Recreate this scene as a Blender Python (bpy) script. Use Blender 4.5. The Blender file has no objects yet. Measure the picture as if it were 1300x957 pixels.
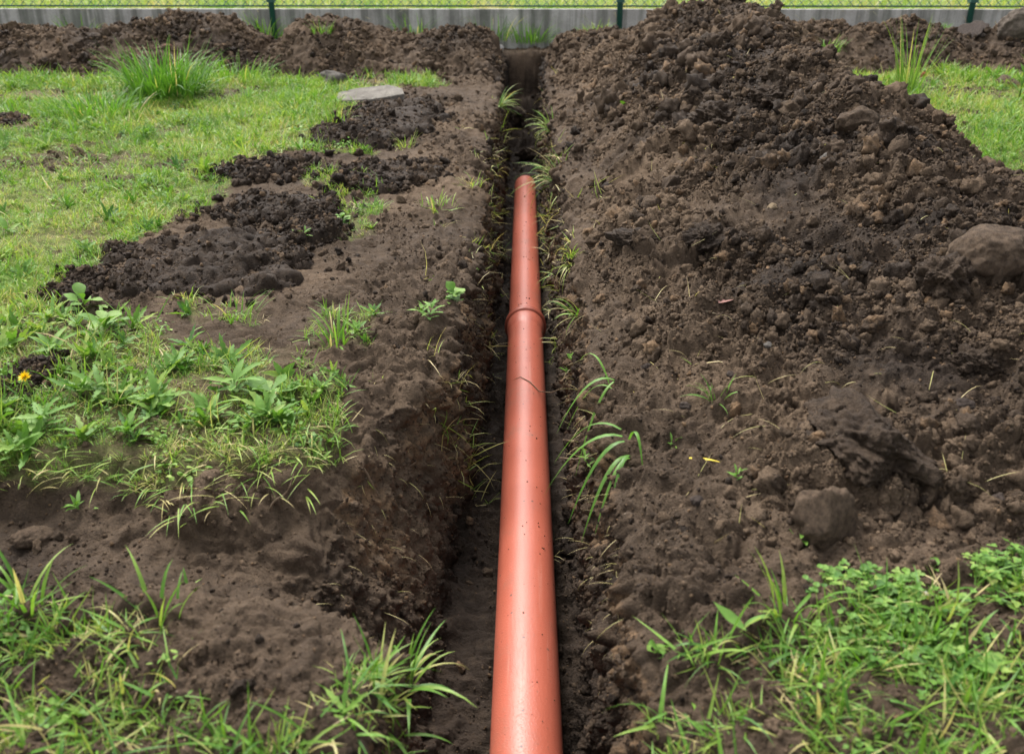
import bpy, math, random
import numpy as np
from mathutils import Vector, Euler

random.seed(7)
RNG = np.random.default_rng(11)
S = bpy.context.scene
COL = S.collection
R = math.radians

# ------------------------------------------------------------------ camera, sky, sun, exposure
F, PITCH, YAW, CAMZ, CAMX = 1120.0, R(23.4), R(0.75), 0.76, -0.005
cam = bpy.data.cameras.new('camera')
cam.sensor_width = 36.0
cam.lens = 36.0 * F / 1300.0
cam.shift_y = -44.5 / 1300.0
cam.clip_start, cam.clip_end = 0.02, 600.0
cam.dof.use_dof = True
cam.dof.focus_distance = 2.05
cam.dof.aperture_fstop = 5.6
camo = bpy.data.objects.new('camera', cam)
COL.objects.link(camo)
camo.location = (CAMX, 0, CAMZ)
camo.rotation_euler = (math.pi / 2 - PITCH, 0, YAW)
S.camera = camo

SUN_EL, SUN_AZ = R(56), R(-30)          # azimuth clockwise from +Y: high, beyond the fence
w = bpy.data.worlds.new('World')
S.world = w
w.use_nodes = True
nt = w.node_tree
bg = nt.nodes['Background']
sky = nt.nodes.new('ShaderNodeTexSky')
sky.sky_type = 'NISHITA'
sky.sun_disc = False
sky.sun_elevation = SUN_EL
sky.sun_rotation = SUN_AZ
sky.dust_density = 4.0
hs = nt.nodes.new('ShaderNodeHueSaturation')     # an overcast sky: nearly white
hs.inputs['Saturation'].default_value = 0.22
nt.links.new(sky.outputs[0], hs.inputs['Color'])
nt.links.new(hs.outputs[0], bg.inputs[0])
bg.inputs[1].default_value = 0.15
sun = bpy.data.lights.new('sun', 'SUN')
sun.energy = 1.5
sun.angle = R(26)
sun.color = (1.0, 0.96, 0.9)
suno = bpy.data.objects.new('sun', sun)
COL.objects.link(suno)
sd = Vector((math.sin(SUN_AZ) * math.cos(SUN_EL), math.cos(SUN_AZ) * math.cos(SUN_EL), math.sin(SUN_EL)))
suno.rotation_euler = sd.to_track_quat('Z', 'Y').to_euler()
suno.location = (-4, -3, 8)
S.view_settings.view_transform = 'Standard'
S.view_settings.look = 'None'
S.view_settings.gamma = 1.0
S.view_settings.exposure = 1.38

# ------------------------------------------------------------------ noise
def _h(ix, iy, seed):
    h = (ix.astype(np.int64) * 374761393 + iy.astype(np.int64) * 668265263 + seed * 974711) & 0xFFFFFFFF
    h = ((h ^ (h >> 13)) * 1274126177) & 0xFFFFFFFF
    h = ((h ^ (h >> 16)) * 2246822519) & 0xFFFFFFFF
    return (h ^ (h >> 15)) & 0xFFFFFFFF

def rnd(ix, iy, seed):
    return (_h(ix, iy, seed) & 0xFFFFFF).astype(np.float32) / 16777216.0

def perlin(x, y, seed=0):
    x = np.asarray(x, np.float32); y = np.asarray(y, np.float32)
    xi = np.floor(x).astype(np.int64); yi = np.floor(y).astype(np.int64)
    xf = x - xi; yf = y - yi
    u = xf * xf * xf * (xf * (xf * 6 - 15) + 10); v = yf * yf * yf * (yf * (yf * 6 - 15) + 10)
    def g(dx, dy):
        a = rnd(xi + dx, yi + dy, seed) * 6.2831853
        return np.cos(a) * (xf - dx) + np.sin(a) * (yf - dy)
    a = g(0, 0) * (1 - u) + g(1, 0) * u
    b = g(0, 1) * (1 - u) + g(1, 1) * u
    return (a * (1 - v) + b * v) * 1.4

def fbm(x, y, sc, octv=4, seed=0, gain=0.5):
    o = 0.0; a = 1.0; f = 1.0 / sc
    for i in range(octv):
        o = o + a * perlin(x * f + 17.3 * i, y * f - 9.1 * i, seed + i)
        a *= gain; f *= 2.03
    return o

def clods(x, y, sc, seed=0, rmin=0.3, rmax=0.75, gap=0.0):
    """heights of random half-buried balls, in metres"""
    x = np.asarray(x, np.float32) / sc; y = np.asarray(y, np.float32) / sc
    xi = np.floor(x).astype(np.int64); yi = np.floor(y).astype(np.int64)
    best = np.zeros_like(x)
    for dx in (-1, 0, 1):
        for dy in (-1, 0, 1):
            cx = xi + dx; cy = yi + dy
            px = cx + rnd(cx, cy, seed); py = cy + rnd(cx, cy, seed + 1)
            r = rmin + (rmax - rmin) * rnd(cx, cy, seed + 2) ** 1.5
            sq = 0.7 + 0.6 * rnd(cx, cy, seed + 3)
            d2 = r * r - ((x - px) ** 2) * sq - ((y - py) ** 2) / sq
            best = np.maximum(best, np.sqrt(np.maximum(d2, 0)) * (0.5 + 0.5 * rnd(cx, cy, seed + 4)))
    return best * sc

def billow(x, y, sc, octv=3, seed=0, gain=0.5):
    o = 0.0; a = 1.0; f = 1.0 / sc
    for i in range(octv):
        o = o + a * np.abs(perlin(x * f + 3.3 * i, y * f + 7.1 * i, seed + i))
        a *= gain; f *= 2.1
    return o

def sstep(a, b, x):
    t = np.clip((x - a) / (b - a), 0, 1)
    return t * t * (3 - 2 * t)

# ------------------------------------------------------------------ ground level, layout helper
def gz0(x, y):
    """undisturbed ground level: level round the camera, rising gently to the fence"""
    y = np.asarray(y, np.float32)
    t = y - 1.2
    return 0.03 * 0.5 * (t + np.sqrt(t * t + 0.25)) - 0.004

def ground_at(px, py, dz=0.0):
    """photo pixel -> point of the (tilted) ground"""
    a, b = px - 650.0, py - 434.0
    dx, dy, dzv = a, F * math.cos(PITCH) - b * math.sin(PITCH), -F * math.sin(PITCH) - b * math.cos(PITCH)
    dx, dy = dx * math.cos(YAW) - dy * math.sin(YAW), dx * math.sin(YAW) + dy * math.cos(YAW)
    t = 1.0 / F
    d = 2.0
    for _ in range(60):
        z = float(gz0(0, d)) + dz
        dn = (CAMZ - z) / (-dzv) * dy
        d = 0.5 * d + 0.5 * max(0.1, min(dn, 12))
    k = d / dy
    return CAMX + dx * k, d, float(gz0(0, d)) + dz

def poly_world(pts):
    return np.array([ground_at(*p)[:2] for p in pts], np.float32)

def inside(poly, x, y):
    c = np.zeros(x.shape, bool)
    n = len(poly)
    for i in range(n):
        x1, y1 = poly[i]; x2, y2 = poly[(i + 1) % n]
        if y1 == y2: continue
        m = ((y1 > y) != (y2 > y)) & (x < (x2 - x1) * (y - y1) / (y2 - y1) + x1)
        c ^= m
    return c

# ------------------------------------------------------------------ object helpers
def tag(o, label=None, cat=None, group=None, kind=None):
    if label: o['label'] = label
    if cat: o['category'] = cat
    if group: o['group'] = group
    if kind: o['kind'] = kind
    return o

def link(o, parent=None):
    COL.objects.link(o)
    if parent is not None: o.parent = parent
    return o

def mesh_from(name, v, f, mat=None, smooth=True):
    v = np.ascontiguousarray(v, np.float32).reshape(-1, 3)
    f = np.ascontiguousarray(f, np.int32)
    me = bpy.data.meshes.new(name)
    n = f.shape[1]
    me.vertices.add(len(v)); me.vertices.foreach_set('co', v.ravel())
    me.loops.add(f.size); me.loops.foreach_set('vertex_index', f.ravel())
    me.polygons.add(len(f))
    me.polygons.foreach_set('loop_start', np.arange(0, f.size, n, dtype=np.int32))
    me.update(calc_edges=True)
    me.polygons.foreach_set('use_smooth', np.full(len(f), smooth))
    if mat: me.materials.append(mat)
    me.validate()
    return me

def attr(me, name, data):
    a = me.attributes.new(name, 'FLOAT', 'POINT')
    a.data.foreach_set('value', np.ascontiguousarray(data, np.float32).ravel())

def grid_faces(nr, nc):
    i = np.arange(nr * nc, dtype=np.int32).reshape(nr, nc)
    return np.stack([i[:-1, :-1], i[:-1, 1:], i[1:, 1:], i[1:, :-1]], -1).reshape(-1, 4)

def empty(name, loc, rz=0.0):
    o = bpy.data.objects.new(name, None)
    o.location = loc; o.rotation_euler = (0, 0, rz); o.empty_display_size = 0.05
    return link(o)

class MB:
    """collects boxes, tubes and lathes; build() makes ONE mesh object"""
    def __init__(s): s.v = []; s.f = []
    def add(s, v, f):
        b = len(s.v); s.v += [tuple(p) for p in v]; s.f += [tuple(i + b for i in q) for q in f]
    def box(s, x0, x1, y0, y1, z0, z1):
        s.add([(x0,y0,z0),(x1,y0,z0),(x1,y1,z0),(x0,y1,z0),(x0,y0,z1),(x1,y0,z1),(x1,y1,z1),(x0,y1,z1)],
              [(0,3,2,1),(4,5,6,7),(0,1,5,4),(1,2,6,5),(2,3,7,6),(3,0,4,7)])
    def tube(s, pts, rad, n=6):
        pts = [Vector(p) for p in pts]
        rr = rad if isinstance(rad, (list, tuple)) else [rad] * len(pts)
        v = []; f = []
        for i, p in enumerate(pts):
            d = (pts[min(i+1, len(pts)-1)] - pts[max(i-1, 0)]).normalized()
            a = d.cross(Vector((0,0,1)) if abs(d.z) < 0.9 else Vector((1,0,0))).normalized(); b = d.cross(a)
            for k in range(n):
                t = 2*math.pi*k/n
                v.append(p + (a*math.cos(t) + b*math.sin(t)) * rr[i])
        for i in range(len(pts)-1):
            for k in range(n):
                f.append((i*n+k, i*n+(k+1)%n, (i+1)*n+(k+1)%n, (i+1)*n+k))
        f.append(tuple(range(n))[::-1]); f.append(tuple(range((len(pts)-1)*n, len(pts)*n)))
        s.add(v, f)
    def lathe_y(s, prof, n=48):
        """prof: (y, radius) pairs turned round the Y axis"""
        v = []; f = []
        for (y, r) in prof:
            for k in range(n):
                t = 2*math.pi*k/n
                v.append((r*math.cos(t), y, r*math.sin(t)))
        for i in range(len(prof)-1):
            for k in range(n):
                f.append((i*n+k, (i+1)*n+k, (i+1)*n+(k+1)%n, i*n+(k+1)%n))
        s.add(v, f)
    def build(s, name, mat, parent=None, smooth=False):
        me = bpy.data.meshes.new(name); me.from_pydata(s.v, [], s.f); me.update()
        if smooth: me.polygons.foreach_set('use_smooth', np.full(len(me.polygons), True))
        me.materials.append(mat)
        return link(bpy.data.objects.new(name, me), parent)

# ------------------------------------------------------------------ materials
def new_mat(name):
    m = bpy.data.materials.new(name); m.use_nodes = True
    t = m.node_tree
    return m, t, t.nodes['Principled BSDF']

def N(t, typ, **kw):
    n = t.nodes.new(typ)
    for k, v in kw.items(): setattr(n, k, v)
    return n

def noise(t, scale, detail=5, rough=0.6, vec=None):
    n = N(t, 'ShaderNodeTexNoise'); n.inputs['Scale'].default_value = scale
    n.inputs['Detail'].default_value = detail; n.inputs['Roughness'].default_value = rough
    if vec is not None: t.links.new(vec, n.inputs['Vector'])
    return n

def ramp(t, fac, stops):
    r = N(t, 'ShaderNodeValToRGB'); e = r.color_ramp.elements
    while len(e) < len(stops): e.new(0.5)
    for el, (p, c) in zip(e, stops):
        el.position = p; el.color = (*c, 1) if len(c) == 3 else c
    t.links.new(fac, r.inputs[0])
    return r

def mix(t, fac, a, b, blend='MIX'):
    m = N(t, 'ShaderNodeMix', data_type='RGBA', blend_type=blend)
    for sock, val in ((0, fac), (6, a), (7, b)):
        if hasattr(val, 'is_output'): t.links.new(val, m.inputs[sock])
        elif isinstance(val, (int, float)): m.inputs[sock].default_value = val
        else: m.inputs[sock].default_value = (*val, 1)
    return m.outputs[2]

def mth(t, op, a, b=None, clamp=False):
    m = N(t, 'ShaderNodeMath', operation=op, use_clamp=clamp)
    for i, val in enumerate((a, b)):
        if val is None: continue
        if hasattr(val, 'is_output'): t.links.new(val, m.inputs[i])
        else: m.inputs[i].default_value = val
    return m.outputs[0]

def bump(t, height, strength, dist, normal=None):
    b = N(t, 'ShaderNodeBump'); b.inputs['Strength'].default_value = strength; b.inputs['Distance'].default_value = dist
    t.links.new(height, b.inputs['Height'])
    if normal is not None: t.links.new(normal, b.inputs['Normal'])
    return b.outputs[0]

def geo_pos(t):
    return N(t, 'ShaderNodeNewGeometry').outputs['Position']

def at(t, name, typ='GEOMETRY'):
    a = N(t, 'ShaderNodeAttribute', attribute_type=typ, attribute_name=name)
    return a.outputs['Fac']

def soil_material(name, instanced=False):
    m, t, p = new_mat(name)
    pos = geo_pos(t)
    n1 = noise(t, 3.1, 4, 0.6, pos); n2 = noise(t, 38, 5, 0.65, pos); n3 = noise(t, 260, 4, 0.7, pos)
    wet = at(t, 'wet', 'INSTANCER' if instanced else 'GEOMETRY')  # moisture; on ground and its crumbs also the painted trench shade
    lawn = at(t, 'lawn', 'INSTANCER' if instanced else 'GEOMETRY')
    sandy = at(t, 'sandy', 'INSTANCER' if instanced else 'GEOMETRY')
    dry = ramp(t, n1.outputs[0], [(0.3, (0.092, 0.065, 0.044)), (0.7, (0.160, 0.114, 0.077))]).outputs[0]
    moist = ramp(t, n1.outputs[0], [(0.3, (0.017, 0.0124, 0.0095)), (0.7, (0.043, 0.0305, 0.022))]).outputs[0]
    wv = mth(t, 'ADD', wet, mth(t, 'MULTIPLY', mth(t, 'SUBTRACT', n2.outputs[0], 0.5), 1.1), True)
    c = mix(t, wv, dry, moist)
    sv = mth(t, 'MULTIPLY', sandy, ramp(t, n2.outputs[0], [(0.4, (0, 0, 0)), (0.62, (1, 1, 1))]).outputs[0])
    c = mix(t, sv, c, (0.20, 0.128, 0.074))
    lv = mth(t, 'MULTIPLY', lawn, ramp(t, n2.outputs[0], [(0.35, (0.25,) * 3), (0.6, (1, 1, 1))]).outputs[0])
    c = mix(t, lv, c, mix(t, n3.outputs[0], (0.08, 0.13, 0.028), (0.20, 0.215, 0.07)))
    c = mix(t, 0.8, c, ramp(t, n3.outputs[0], [(0.3, (0.62,) * 3), (0.7, (1.35, 1.33, 1.3))]).outputs[0], 'MULTIPLY')
    # pale grit
    v = N(t, 'ShaderNodeTexVoronoi'); v.inputs['Scale'].default_value = 60; t.links.new(pos, v.inputs['Vector'])
    gr = ramp(t, v.outputs['Distance'], [(0.05, (1, 1, 1)), (0.10, (0, 0, 0))]).outputs[0]
    sel = ramp(t, N(t, 'ShaderNodeSeparateColor').outputs[0], [(0.86, (0, 0, 0)), (0.9, (1, 1, 1))])
    sc = t.nodes[sel.inputs[0].links[0].from_node.name]; t.links.new(v.outputs['Color'], sc.inputs[0])
    c = mix(t, mth(t, 'MULTIPLY', gr, sel.outputs[0]), c, (0.24, 0.195, 0.145))
    t.links.new(c, p.inputs['Base Color'])
    rr = N(t, 'ShaderNodeMapRange'); rr.inputs['To Min'].default_value = 0.95; rr.inputs['To Max'].default_value = 0.66
    t.links.new(wv, rr.inputs['Value']); t.links.new(rr.outputs[0], p.inputs['Roughness'])
    p.inputs['Specular IOR Level'].default_value = 0.10
    b1 = bump(t, n2.outputs[0], 0.5, 0.012)
    t.links.new(bump(t, n3.outputs[0], 0.9, 0.007, b1), p.inputs['Normal'])
    return m

SOIL = soil_material('soil')
CRUMB = soil_material('soil_crumb', True)

def leaf_material(name, stops, transl=0.35, rough=0.45):
    m, t, p = new_mat(name)
    f = mth(t, 'ADD', at(t, 'tint'), at(t, 'itint', 'INSTANCER'))
    c = ramp(t, f, stops).outputs[0]
    n = noise(t, 90, 3, 0.6, geo_pos(t))
    c = mix(t, 0.55, c, ramp(t, n.outputs[0], [(0.3, (0.65,) * 3), (0.7, (1.3, 1.3, 1.2))]).outputs[0], 'MULTIPLY')
    t.links.new(c, p.inputs['Base Color'])
    p.inputs['Roughness'].default_value = rough
    p.inputs['Specular IOR Level'].default_value = 0.35
    tr = N(t, 'ShaderNodeBsdfTranslucent')
    t.links.new(mix(t, 1.0, c, (1.25, 1.3, 0.7), 'MULTIPLY'), tr.inputs[0])
    ms = N(t, 'ShaderNodeMixShader'); ms.inputs[0].default_value = transl
    t.links.new(p.outputs[0], ms.inputs[1]); t.links.new(tr.outputs[0], ms.inputs[2])
    t.links.new(ms.outputs[0], t.nodes['Material Output'].inputs['Surface'])
    return m

GRASS = leaf_material('grass_blade', [(0.0, (0.055, 0.155, 0.02)), (0.35, (0.13, 0.27, 0.034)), (0.65, (0.29, 0.37, 0.08)),
                                      (0.85, (0.42, 0.38, 0.15)), (1.0, (0.52, 0.42, 0.22))])
LEAF = leaf_material('broad_leaf', [(0.0, (0.05, 0.135, 0.02)), (0.5, (0.125, 0.25, 0.036)), (1.0, (0.30, 0.38, 0.09))], 0.3, 0.6)

def simple_rock(name, c1, c2, rough=0.85, sc=14.0):
    m, t, p = new_mat(name)
    pos = N(t, 'ShaderNodeTexCoord').outputs['Object']
    a = noise(t, sc, 6, 0.65, pos); b = noise(t, sc * 9, 4, 0.7, pos)
    c = ramp(t, a.outputs[0], [(0.32, c1), (0.68, c2)]).outputs[0]
    c = mix(t, 0.7, c, ramp(t, b.outputs[0], [(0.3, (0.6,) * 3), (0.7, (1.3,) * 3)]).outputs[0], 'MULTIPLY')
    t.links.new(c, p.inputs['Base Color']); p.inputs['Roughness'].default_value = rough
    p.inputs['Specular IOR Level'].default_value = 0.25
    t.links.new(bump(t, b.outputs[0], 0.9, 0.010, bump(t, a.outputs[0], 0.8, 0.03)), p.inputs['Normal'])
    return m

ROCK_EARTHY = simple_rock('earthy_stone', (0.066, 0.043, 0.027), (0.20, 0.138, 0.09), sc=6.0)
ROCK_DARK = simple_rock('dark_stone', (0.055, 0.042, 0.036), (0.12, 0.09, 0.072))
ROCK_GREY = simple_rock('grey_stone', (0.11, 0.095, 0.08), (0.27, 0.245, 0.215))
ROCK_BOULDER = simple_rock('boulder_stone', (0.085, 0.066, 0.050), (0.20, 0.16, 0.125), sc=6.0)
ROCK_TAN = simple_rock('tan_stone', (0.25, 0.18, 0.11), (0.42, 0.32, 0.2))
ROCK_WHITE = simple_rock('white_stone', (0.5, 0.47, 0.43), (0.75, 0.72, 0.68))
TERRACOTTA = simple_rock('terracotta', (0.36, 0.11, 0.05), (0.5, 0.17, 0.08))
BRICKISH = simple_rock('brick_fragment', (0.26, 0.12, 0.08), (0.36, 0.2, 0.15))
SLAB = simple_rock('weathered_concrete', (0.10, 0.088, 0.072), (0.22, 0.20, 0.17))
ROOT = simple_rock('root_bark', (0.16, 0.105, 0.065), (0.34, 0.25, 0.16), 0.8, 40)
WOOD = simple_rock('pale_wood', (0.38, 0.29, 0.18), (0.55, 0.45, 0.3), 0.8, 30)

# ------------------------------------------------------------------ ground with the trench
K = 0.0028
YT0, YT1 = 0.56, 5.80                     # trench ends
PIPE_Z, PIPE_R, BOT = -0.33, 0.055, -0.385

LAWN_L = poly_world([(-500, 98), (330, 98), (420, 104), (560, 97), (548, 112), (440, 122), (425, 168), (372, 190), (330, 208), (285, 232),
                     (272, 268), (215, 292), (150, 330), (90, 362), (62, 400), (-400, 420)])
WEED_L = poly_world([(-500, 405), (60, 392), (140, 400), (200, 425), (290, 440), (375, 440), (440, 485), (455, 540), (400, 572), (300, 588), (150, 596), (-500, 600)])
PATCHES = [poly_world(q) for q in ([(365, 172), (450, 180), (480, 200), (370, 200)], [(385, 222), (500, 228), (470, 246), (390, 243)],
                                   [(415, 255), (490, 258), (480, 300), (425, 302)], [(395, 395), (470, 395), (470, 445), (400, 440)],
                                   [(240, 385), (340, 380), (330, 412), (250, 415)])]

def lawn_density(x, y):
    wx = x + 0.05 * fbm(x, y, 0.25, 3, 51) * np.clip(y / 2.5, 0.5, 2.0)
    wy = y + 0.05 * fbm(x, y, 0.25, 3, 71) * np.clip(y / 2.5, 0.5, 2.0)
    d = np.where(inside(LAWN_L, wx, wy), 1.0, 0.0)
    d = np.maximum(d, np.where(inside(WEED_L, wx, wy), 0.34 + 0.2 * sstep(1.75, 1.5, wy), 0.0))
    for q in PATCHES: d = np.maximum(d, np.where(inside(q, wx, wy), 0.6, 0.0))
    d = np.maximum(d, np.where((wx > 1.47) & (wy > 0.3) & (wy < 5.45), 1.0, 0.0))
    d = np.maximum(d, np.where((wx < -3.2) & (wy < 6.0), 1.0, 0.0))
    holes = np.maximum(sstep(0.14, 0.34, fbm(x, y, 0.5, 3, 91)), 0.8 * sstep(0.3, 0.5, fbm(x, y, 0.16, 2, 95)))
    return d * (1 - 0.8 * holes)

def bench(x, y):
    e = 1.225 + 0.10 * sstep(-0.7, -0.25, x) + 0.075 * fbm(x, y, 0.22, 4, 33)
    return sstep(e + 0.05, e - 0.10, y) * sstep(0.84, 0.98, y + 0.05 * fbm(x, y, 0.3, 2, 34)) * sstep(-0.05, -0.2, x) * sstep(-2.0, -1.3, x)

def left_flare(y):       # the left wall has slumped near the camera
    return 0.16 * sstep(1.75, 1.25, y) * sstep(0.86, 1.02, y) + 0.012 + 0.02 * fbm(y, y * 0 + 3.3, 0.5, 3, 41)

def surf(x, y):
    z = gz0(x, y) + 0.02 * fbm(x, y, 0.7, 3, 21)
    z = z - 0.075 * bench(x, y)
    hx, hy, _ = ground_at(395, 655)
    z = z - 0.05 * np.exp(-(((x - hx) / 0.15) ** 2 + ((y - hy) / 0.07) ** 2)) + 0.012 * np.exp(-((y - 0.90 - 0.1 * (x + 0.4)) / 0.03) ** 2) * sstep(-0.1, -0.25, x)
    z = z + 0.02 * sstep(0.02, 0.3, x) * sstep(6, 5, y)
    return z

y_rows = [0.42]
while y_rows[-1] < 6.78: y_rows.append(y_rows[-1] + K * y_rows[-1])
y_rows = np.concatenate([np.linspace(-2.5, 0.40, 14), np.array(y_rows)]).astype(np.float32)
NO = 235
u = np.linspace(0, 1, NO)
NW, NB = 120, 46
outer = np.concatenate([np.linspace(1.0, 1.9, 71)[1:], [2.2, 3.2, 5, 9, 20]]).astype(np.float32)

yy = y_rows[:, None]
T = sstep(YT0 - 0.03, YT0 + 0.05, yy) * (1 - 0.22 * sstep(5.75, 5.95, yy) - 0.28 * sstep(6.15, 6.27, yy) - 0.5 * sstep(6.32, 6.46, yy))
half = np.maximum(0.25 + 0.66 * np.abs(yy), 0.7)         # visible half width at this row
nl = 0.014 * fbm(yy, yy * 0 + 1.7, 0.35, 4, 61); nr_ = 0.014 * fbm(yy, yy * 0 + 8.7, 0.35, 4, 62)
xl_top = -(0.140 + 0.03 * sstep(2.2, 1.2, yy) + left_flare(yy) + nl); xr_top = 0.142 + 0.012 * sstep(2.0, 1.1, yy) + nr_
xl_bot, xr_bot = -0.114 - 0.042 * sstep(2.2, 1.2, yy) + 0.6 * nl, 0.112 + 0.010 * sstep(1.8, 1.0, yy) + 0.6 * nr_
secs_x, secs_z, secs_s, wallmask = [], [], [], []
# left outside, far to near the edge
L1 = half + xl_top                        # >0
xo = np.concatenate([-(half * outer[::-1][None, :]), xl_top - L1 * (1 - u[None, :]) ** 1.15], 1)
xo2 = np.concatenate([xr_top + (half - xr_top) * u[None, :] ** 1.15, half * outer[None, :]], 1)
zl = surf(xo, yy + 0 * xo); zr = surf(xo2, yy + 0 * xo2)
zl = zl - 0.03 * T * np.exp(-((xl_top - xo) / 0.035)); zr = zr - 0.03 * T * np.exp(-((xo2 - xr_top) / 0.035))
q = np.linspace(0, 1, NW + 2)[1:-1][None, :]
botz = BOT + 0.012 * fbm(yy, yy * 0 + 5.1, 0.4, 3, 44)
ztl, ztr = zl[:, -1:], zr[:, :1]
botl = ztl + (botz - ztl) * T; botr = ztr + (botz - ztr) * T
pw = 1.0 + 0.5 * sstep(1.8, 1.2, yy)
xwl = xl_top + (xl_bot - xl_top) * (1 - (1 - q) ** pw); zwl = ztl + (botl - ztl) * q
xwr = xr_bot + (xr_top - xr_bot) * q; zwr = botr + (ztr - botr) * q
b = np.linspace(0, 1, NB)[None, :]
xb = xl_bot + (xr_bot - xl_bot) * b; zb = botl + (botr - botl) * b + 0.02 * T * (2 * b - 1) ** 4
X = np.concatenate([xo, xwl, xb, xwr, xo2], 1); Z = np.concatenate([zl, zwl, zb, zwr, zr], 1)
Y = np.repeat(yy, X.shape[1], 1)
nrw, ncl = X.shape
wl_ = np.concatenate([np.zeros(xo.shape[1]), np.ones(NW), np.full(NB, 0.4), np.ones(NW), np.zeros(xo2.shape[1])])[None, :] * np.ones((nrw, 1)) * T
# unwrapped coordinate
ds = np.sqrt(np.diff(X, axis=1) ** 2 + np.diff(Z, axis=1) ** 2)
arc = np.concatenate([np.zeros((nrw, 1)), np.cumsum(ds, 1)], 1)
il = xo.shape[1] - 1; ir = ncl - xo2.shape[1]; mid = xo.shape[1] + NW + NB // 2
Sx = X.copy()                                    # level ground keeps x; walls go on by their own length
Sx[:, il:mid] = X[:, il:il + 1] + (arc[:, il:mid] - arc[:, il:il + 1])
Sx[:, mid:ir + 1] = X[:, ir:ir + 1] - (arc[:, ir:ir + 1] - arc[:, mid:ir + 1])
P = np.stack([X, Y, Z], -1)
def grid_normals(P):
    du = np.gradient(P, axis=1); dv = np.gradient(P, axis=0)
    n = np.cross(du, dv); n /= (np.linalg.norm(n, axis=-1, keepdims=True) + 1e-9)
    return n
NRM = grid_normals(P)
LAWN = lawn_density(X, Y) * (1 - np.clip(wl_ * 2, 0, 1)) * (1 - sstep(0.35, 0.7, bench(X, Y)))
wxs = Sx + 0.02 * fbm(Sx, Y, 0.08, 2, 5); wys = Y + 0.02 * fbm(Sx, Y, 0.08, 2, 6)
crumby = np.clip(sstep(-0.35, 0.35, fbm(X, Y, 0.45, 3, 13)) + 0.35 * sstep(1.6, 1.2, Y), 0, 1) * (1 - 0.75 * LAWN)
edge = np.exp(-np.abs(X - np.where(X < 0, xl_top, xr_top)) / 0.12) * T
amp = 0.45 + 0.75 * crumby + 0.25 * edge
disp = 0.012 * fbm(Sx, Y, 0.11, 4, 1) * amp
disp += amp * (0.024 * (billow(wxs, wys, 0.06, 3, 230) - 0.35) + 0.40 * clods(wxs, wys, 0.055, 200) * sstep(-0.1, 0.5, fbm(X, Y, 0.3, 2, 14)) + 0.42 * clods(wxs, wys, 0.021, 210) + 0.40 * clods(wxs, wys, 0.009, 220))
disp *= (1 - 0.1 * wl_)
disp += wl_ * (0.012 * fbm(Sx * 0.55, Y, 0.06, 4, 3) + 0.012 * np.abs(fbm(Sx * 0.35, Y, 0.03, 3, 4)) + 0.014 * (billow(Sx * 0.7, Y, 0.035, 3, 240) - 0.3))
flat = sstep(0.1, 0.5, fbm(X, Y, 0.6, 2, 15)) * sstep(-0.15, -0.3, X)
disp *= (1 - 0.35 * flat * (1 - wl_))
P = P + NRM * disp[..., None]
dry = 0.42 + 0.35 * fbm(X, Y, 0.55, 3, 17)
WET_SHADE = np.clip(np.where(X < 0, 0.72 - dry * 0.9, 0.85 - dry * 0.8) + 0.25 * bench(X, Y) + 0.25 * wl_, 0, 1)
WET_SHADE = np.clip(WET_SHADE + 0.9 * sstep(BOT + 0.12, BOT + 0.03, Z), 0, 1)  # shade on the trench floor, painted in as darker soil
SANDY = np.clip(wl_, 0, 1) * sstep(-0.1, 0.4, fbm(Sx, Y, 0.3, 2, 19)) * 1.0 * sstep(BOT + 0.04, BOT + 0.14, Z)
end_shade = sstep(5.3, 5.7, Y) * np.clip(wl_ * 2, 0, 1)
WET_SHADE = np.clip(WET_SHADE + end_shade, 0, 1); SANDY = SANDY * (1 - end_shade)  # shade of the far end face painted in: darker soil, no pale sand
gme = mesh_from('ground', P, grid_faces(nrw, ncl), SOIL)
attr(gme, 'wet', WET_SHADE); attr(gme, 'lawn', LAWN); attr(gme, 'sandy', SANDY)  # the wet layer holds soil moisture plus the painted trench shade
tag(link(bpy.data.objects.new('ground', gme)), 'brown soil ground with lawn and a narrow straight trench', kind='structure')
GP, GN_, GLAWN, GWALL, GWET_SHADE = P, NRM, LAWN, wl_, WET_SHADE
cell = np.abs(np.gradient(arc, axis=1) * np.gradient(Y, axis=0))

def ground_height(x, y):
    i = int(np.clip(np.searchsorted(y_rows, y), 1, nrw - 1))
    row = GP[i]; k = np.argsort(np.abs(row[:, 0] - x))[:3]
    return float(row[k, 2].max())

# field beyond the fence
FY = 6.80
def field_mesh():
    xs = np.concatenate([[-200, -60, -20], np.linspace(-9, 9, 60), [20, 60, 200]]).astype(np.float32)
    ys = np.concatenate([[FY + 0.03], FY + 0.05 + np.geomspace(0.02, 250, 60)]).astype(np.float32)
    xg, yg = np.meshgrid(xs, ys)
    zg = 0.40 + 0.03 * fbm(xg, yg, 1.5, 2, 300) * sstep(0, 1, yg - FY) + 0 * xg
    return np.stack([xg, yg, zg], -1), len(ys), len(xs)
fp, fr, fc = field_mesh()
fme = mesh_from('field', fp, grid_faces(fr, fc), SOIL)
attr(fme, 'wet', np.full(fr * fc, 0.3)); attr(fme, 'lawn', np.ones(fr * fc)); attr(fme, 'sandy', np.zeros(fr * fc))
tag(link(bpy.data.objects.new('field', fme)), 'grassy field behind the wire fence', kind='structure')

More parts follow.
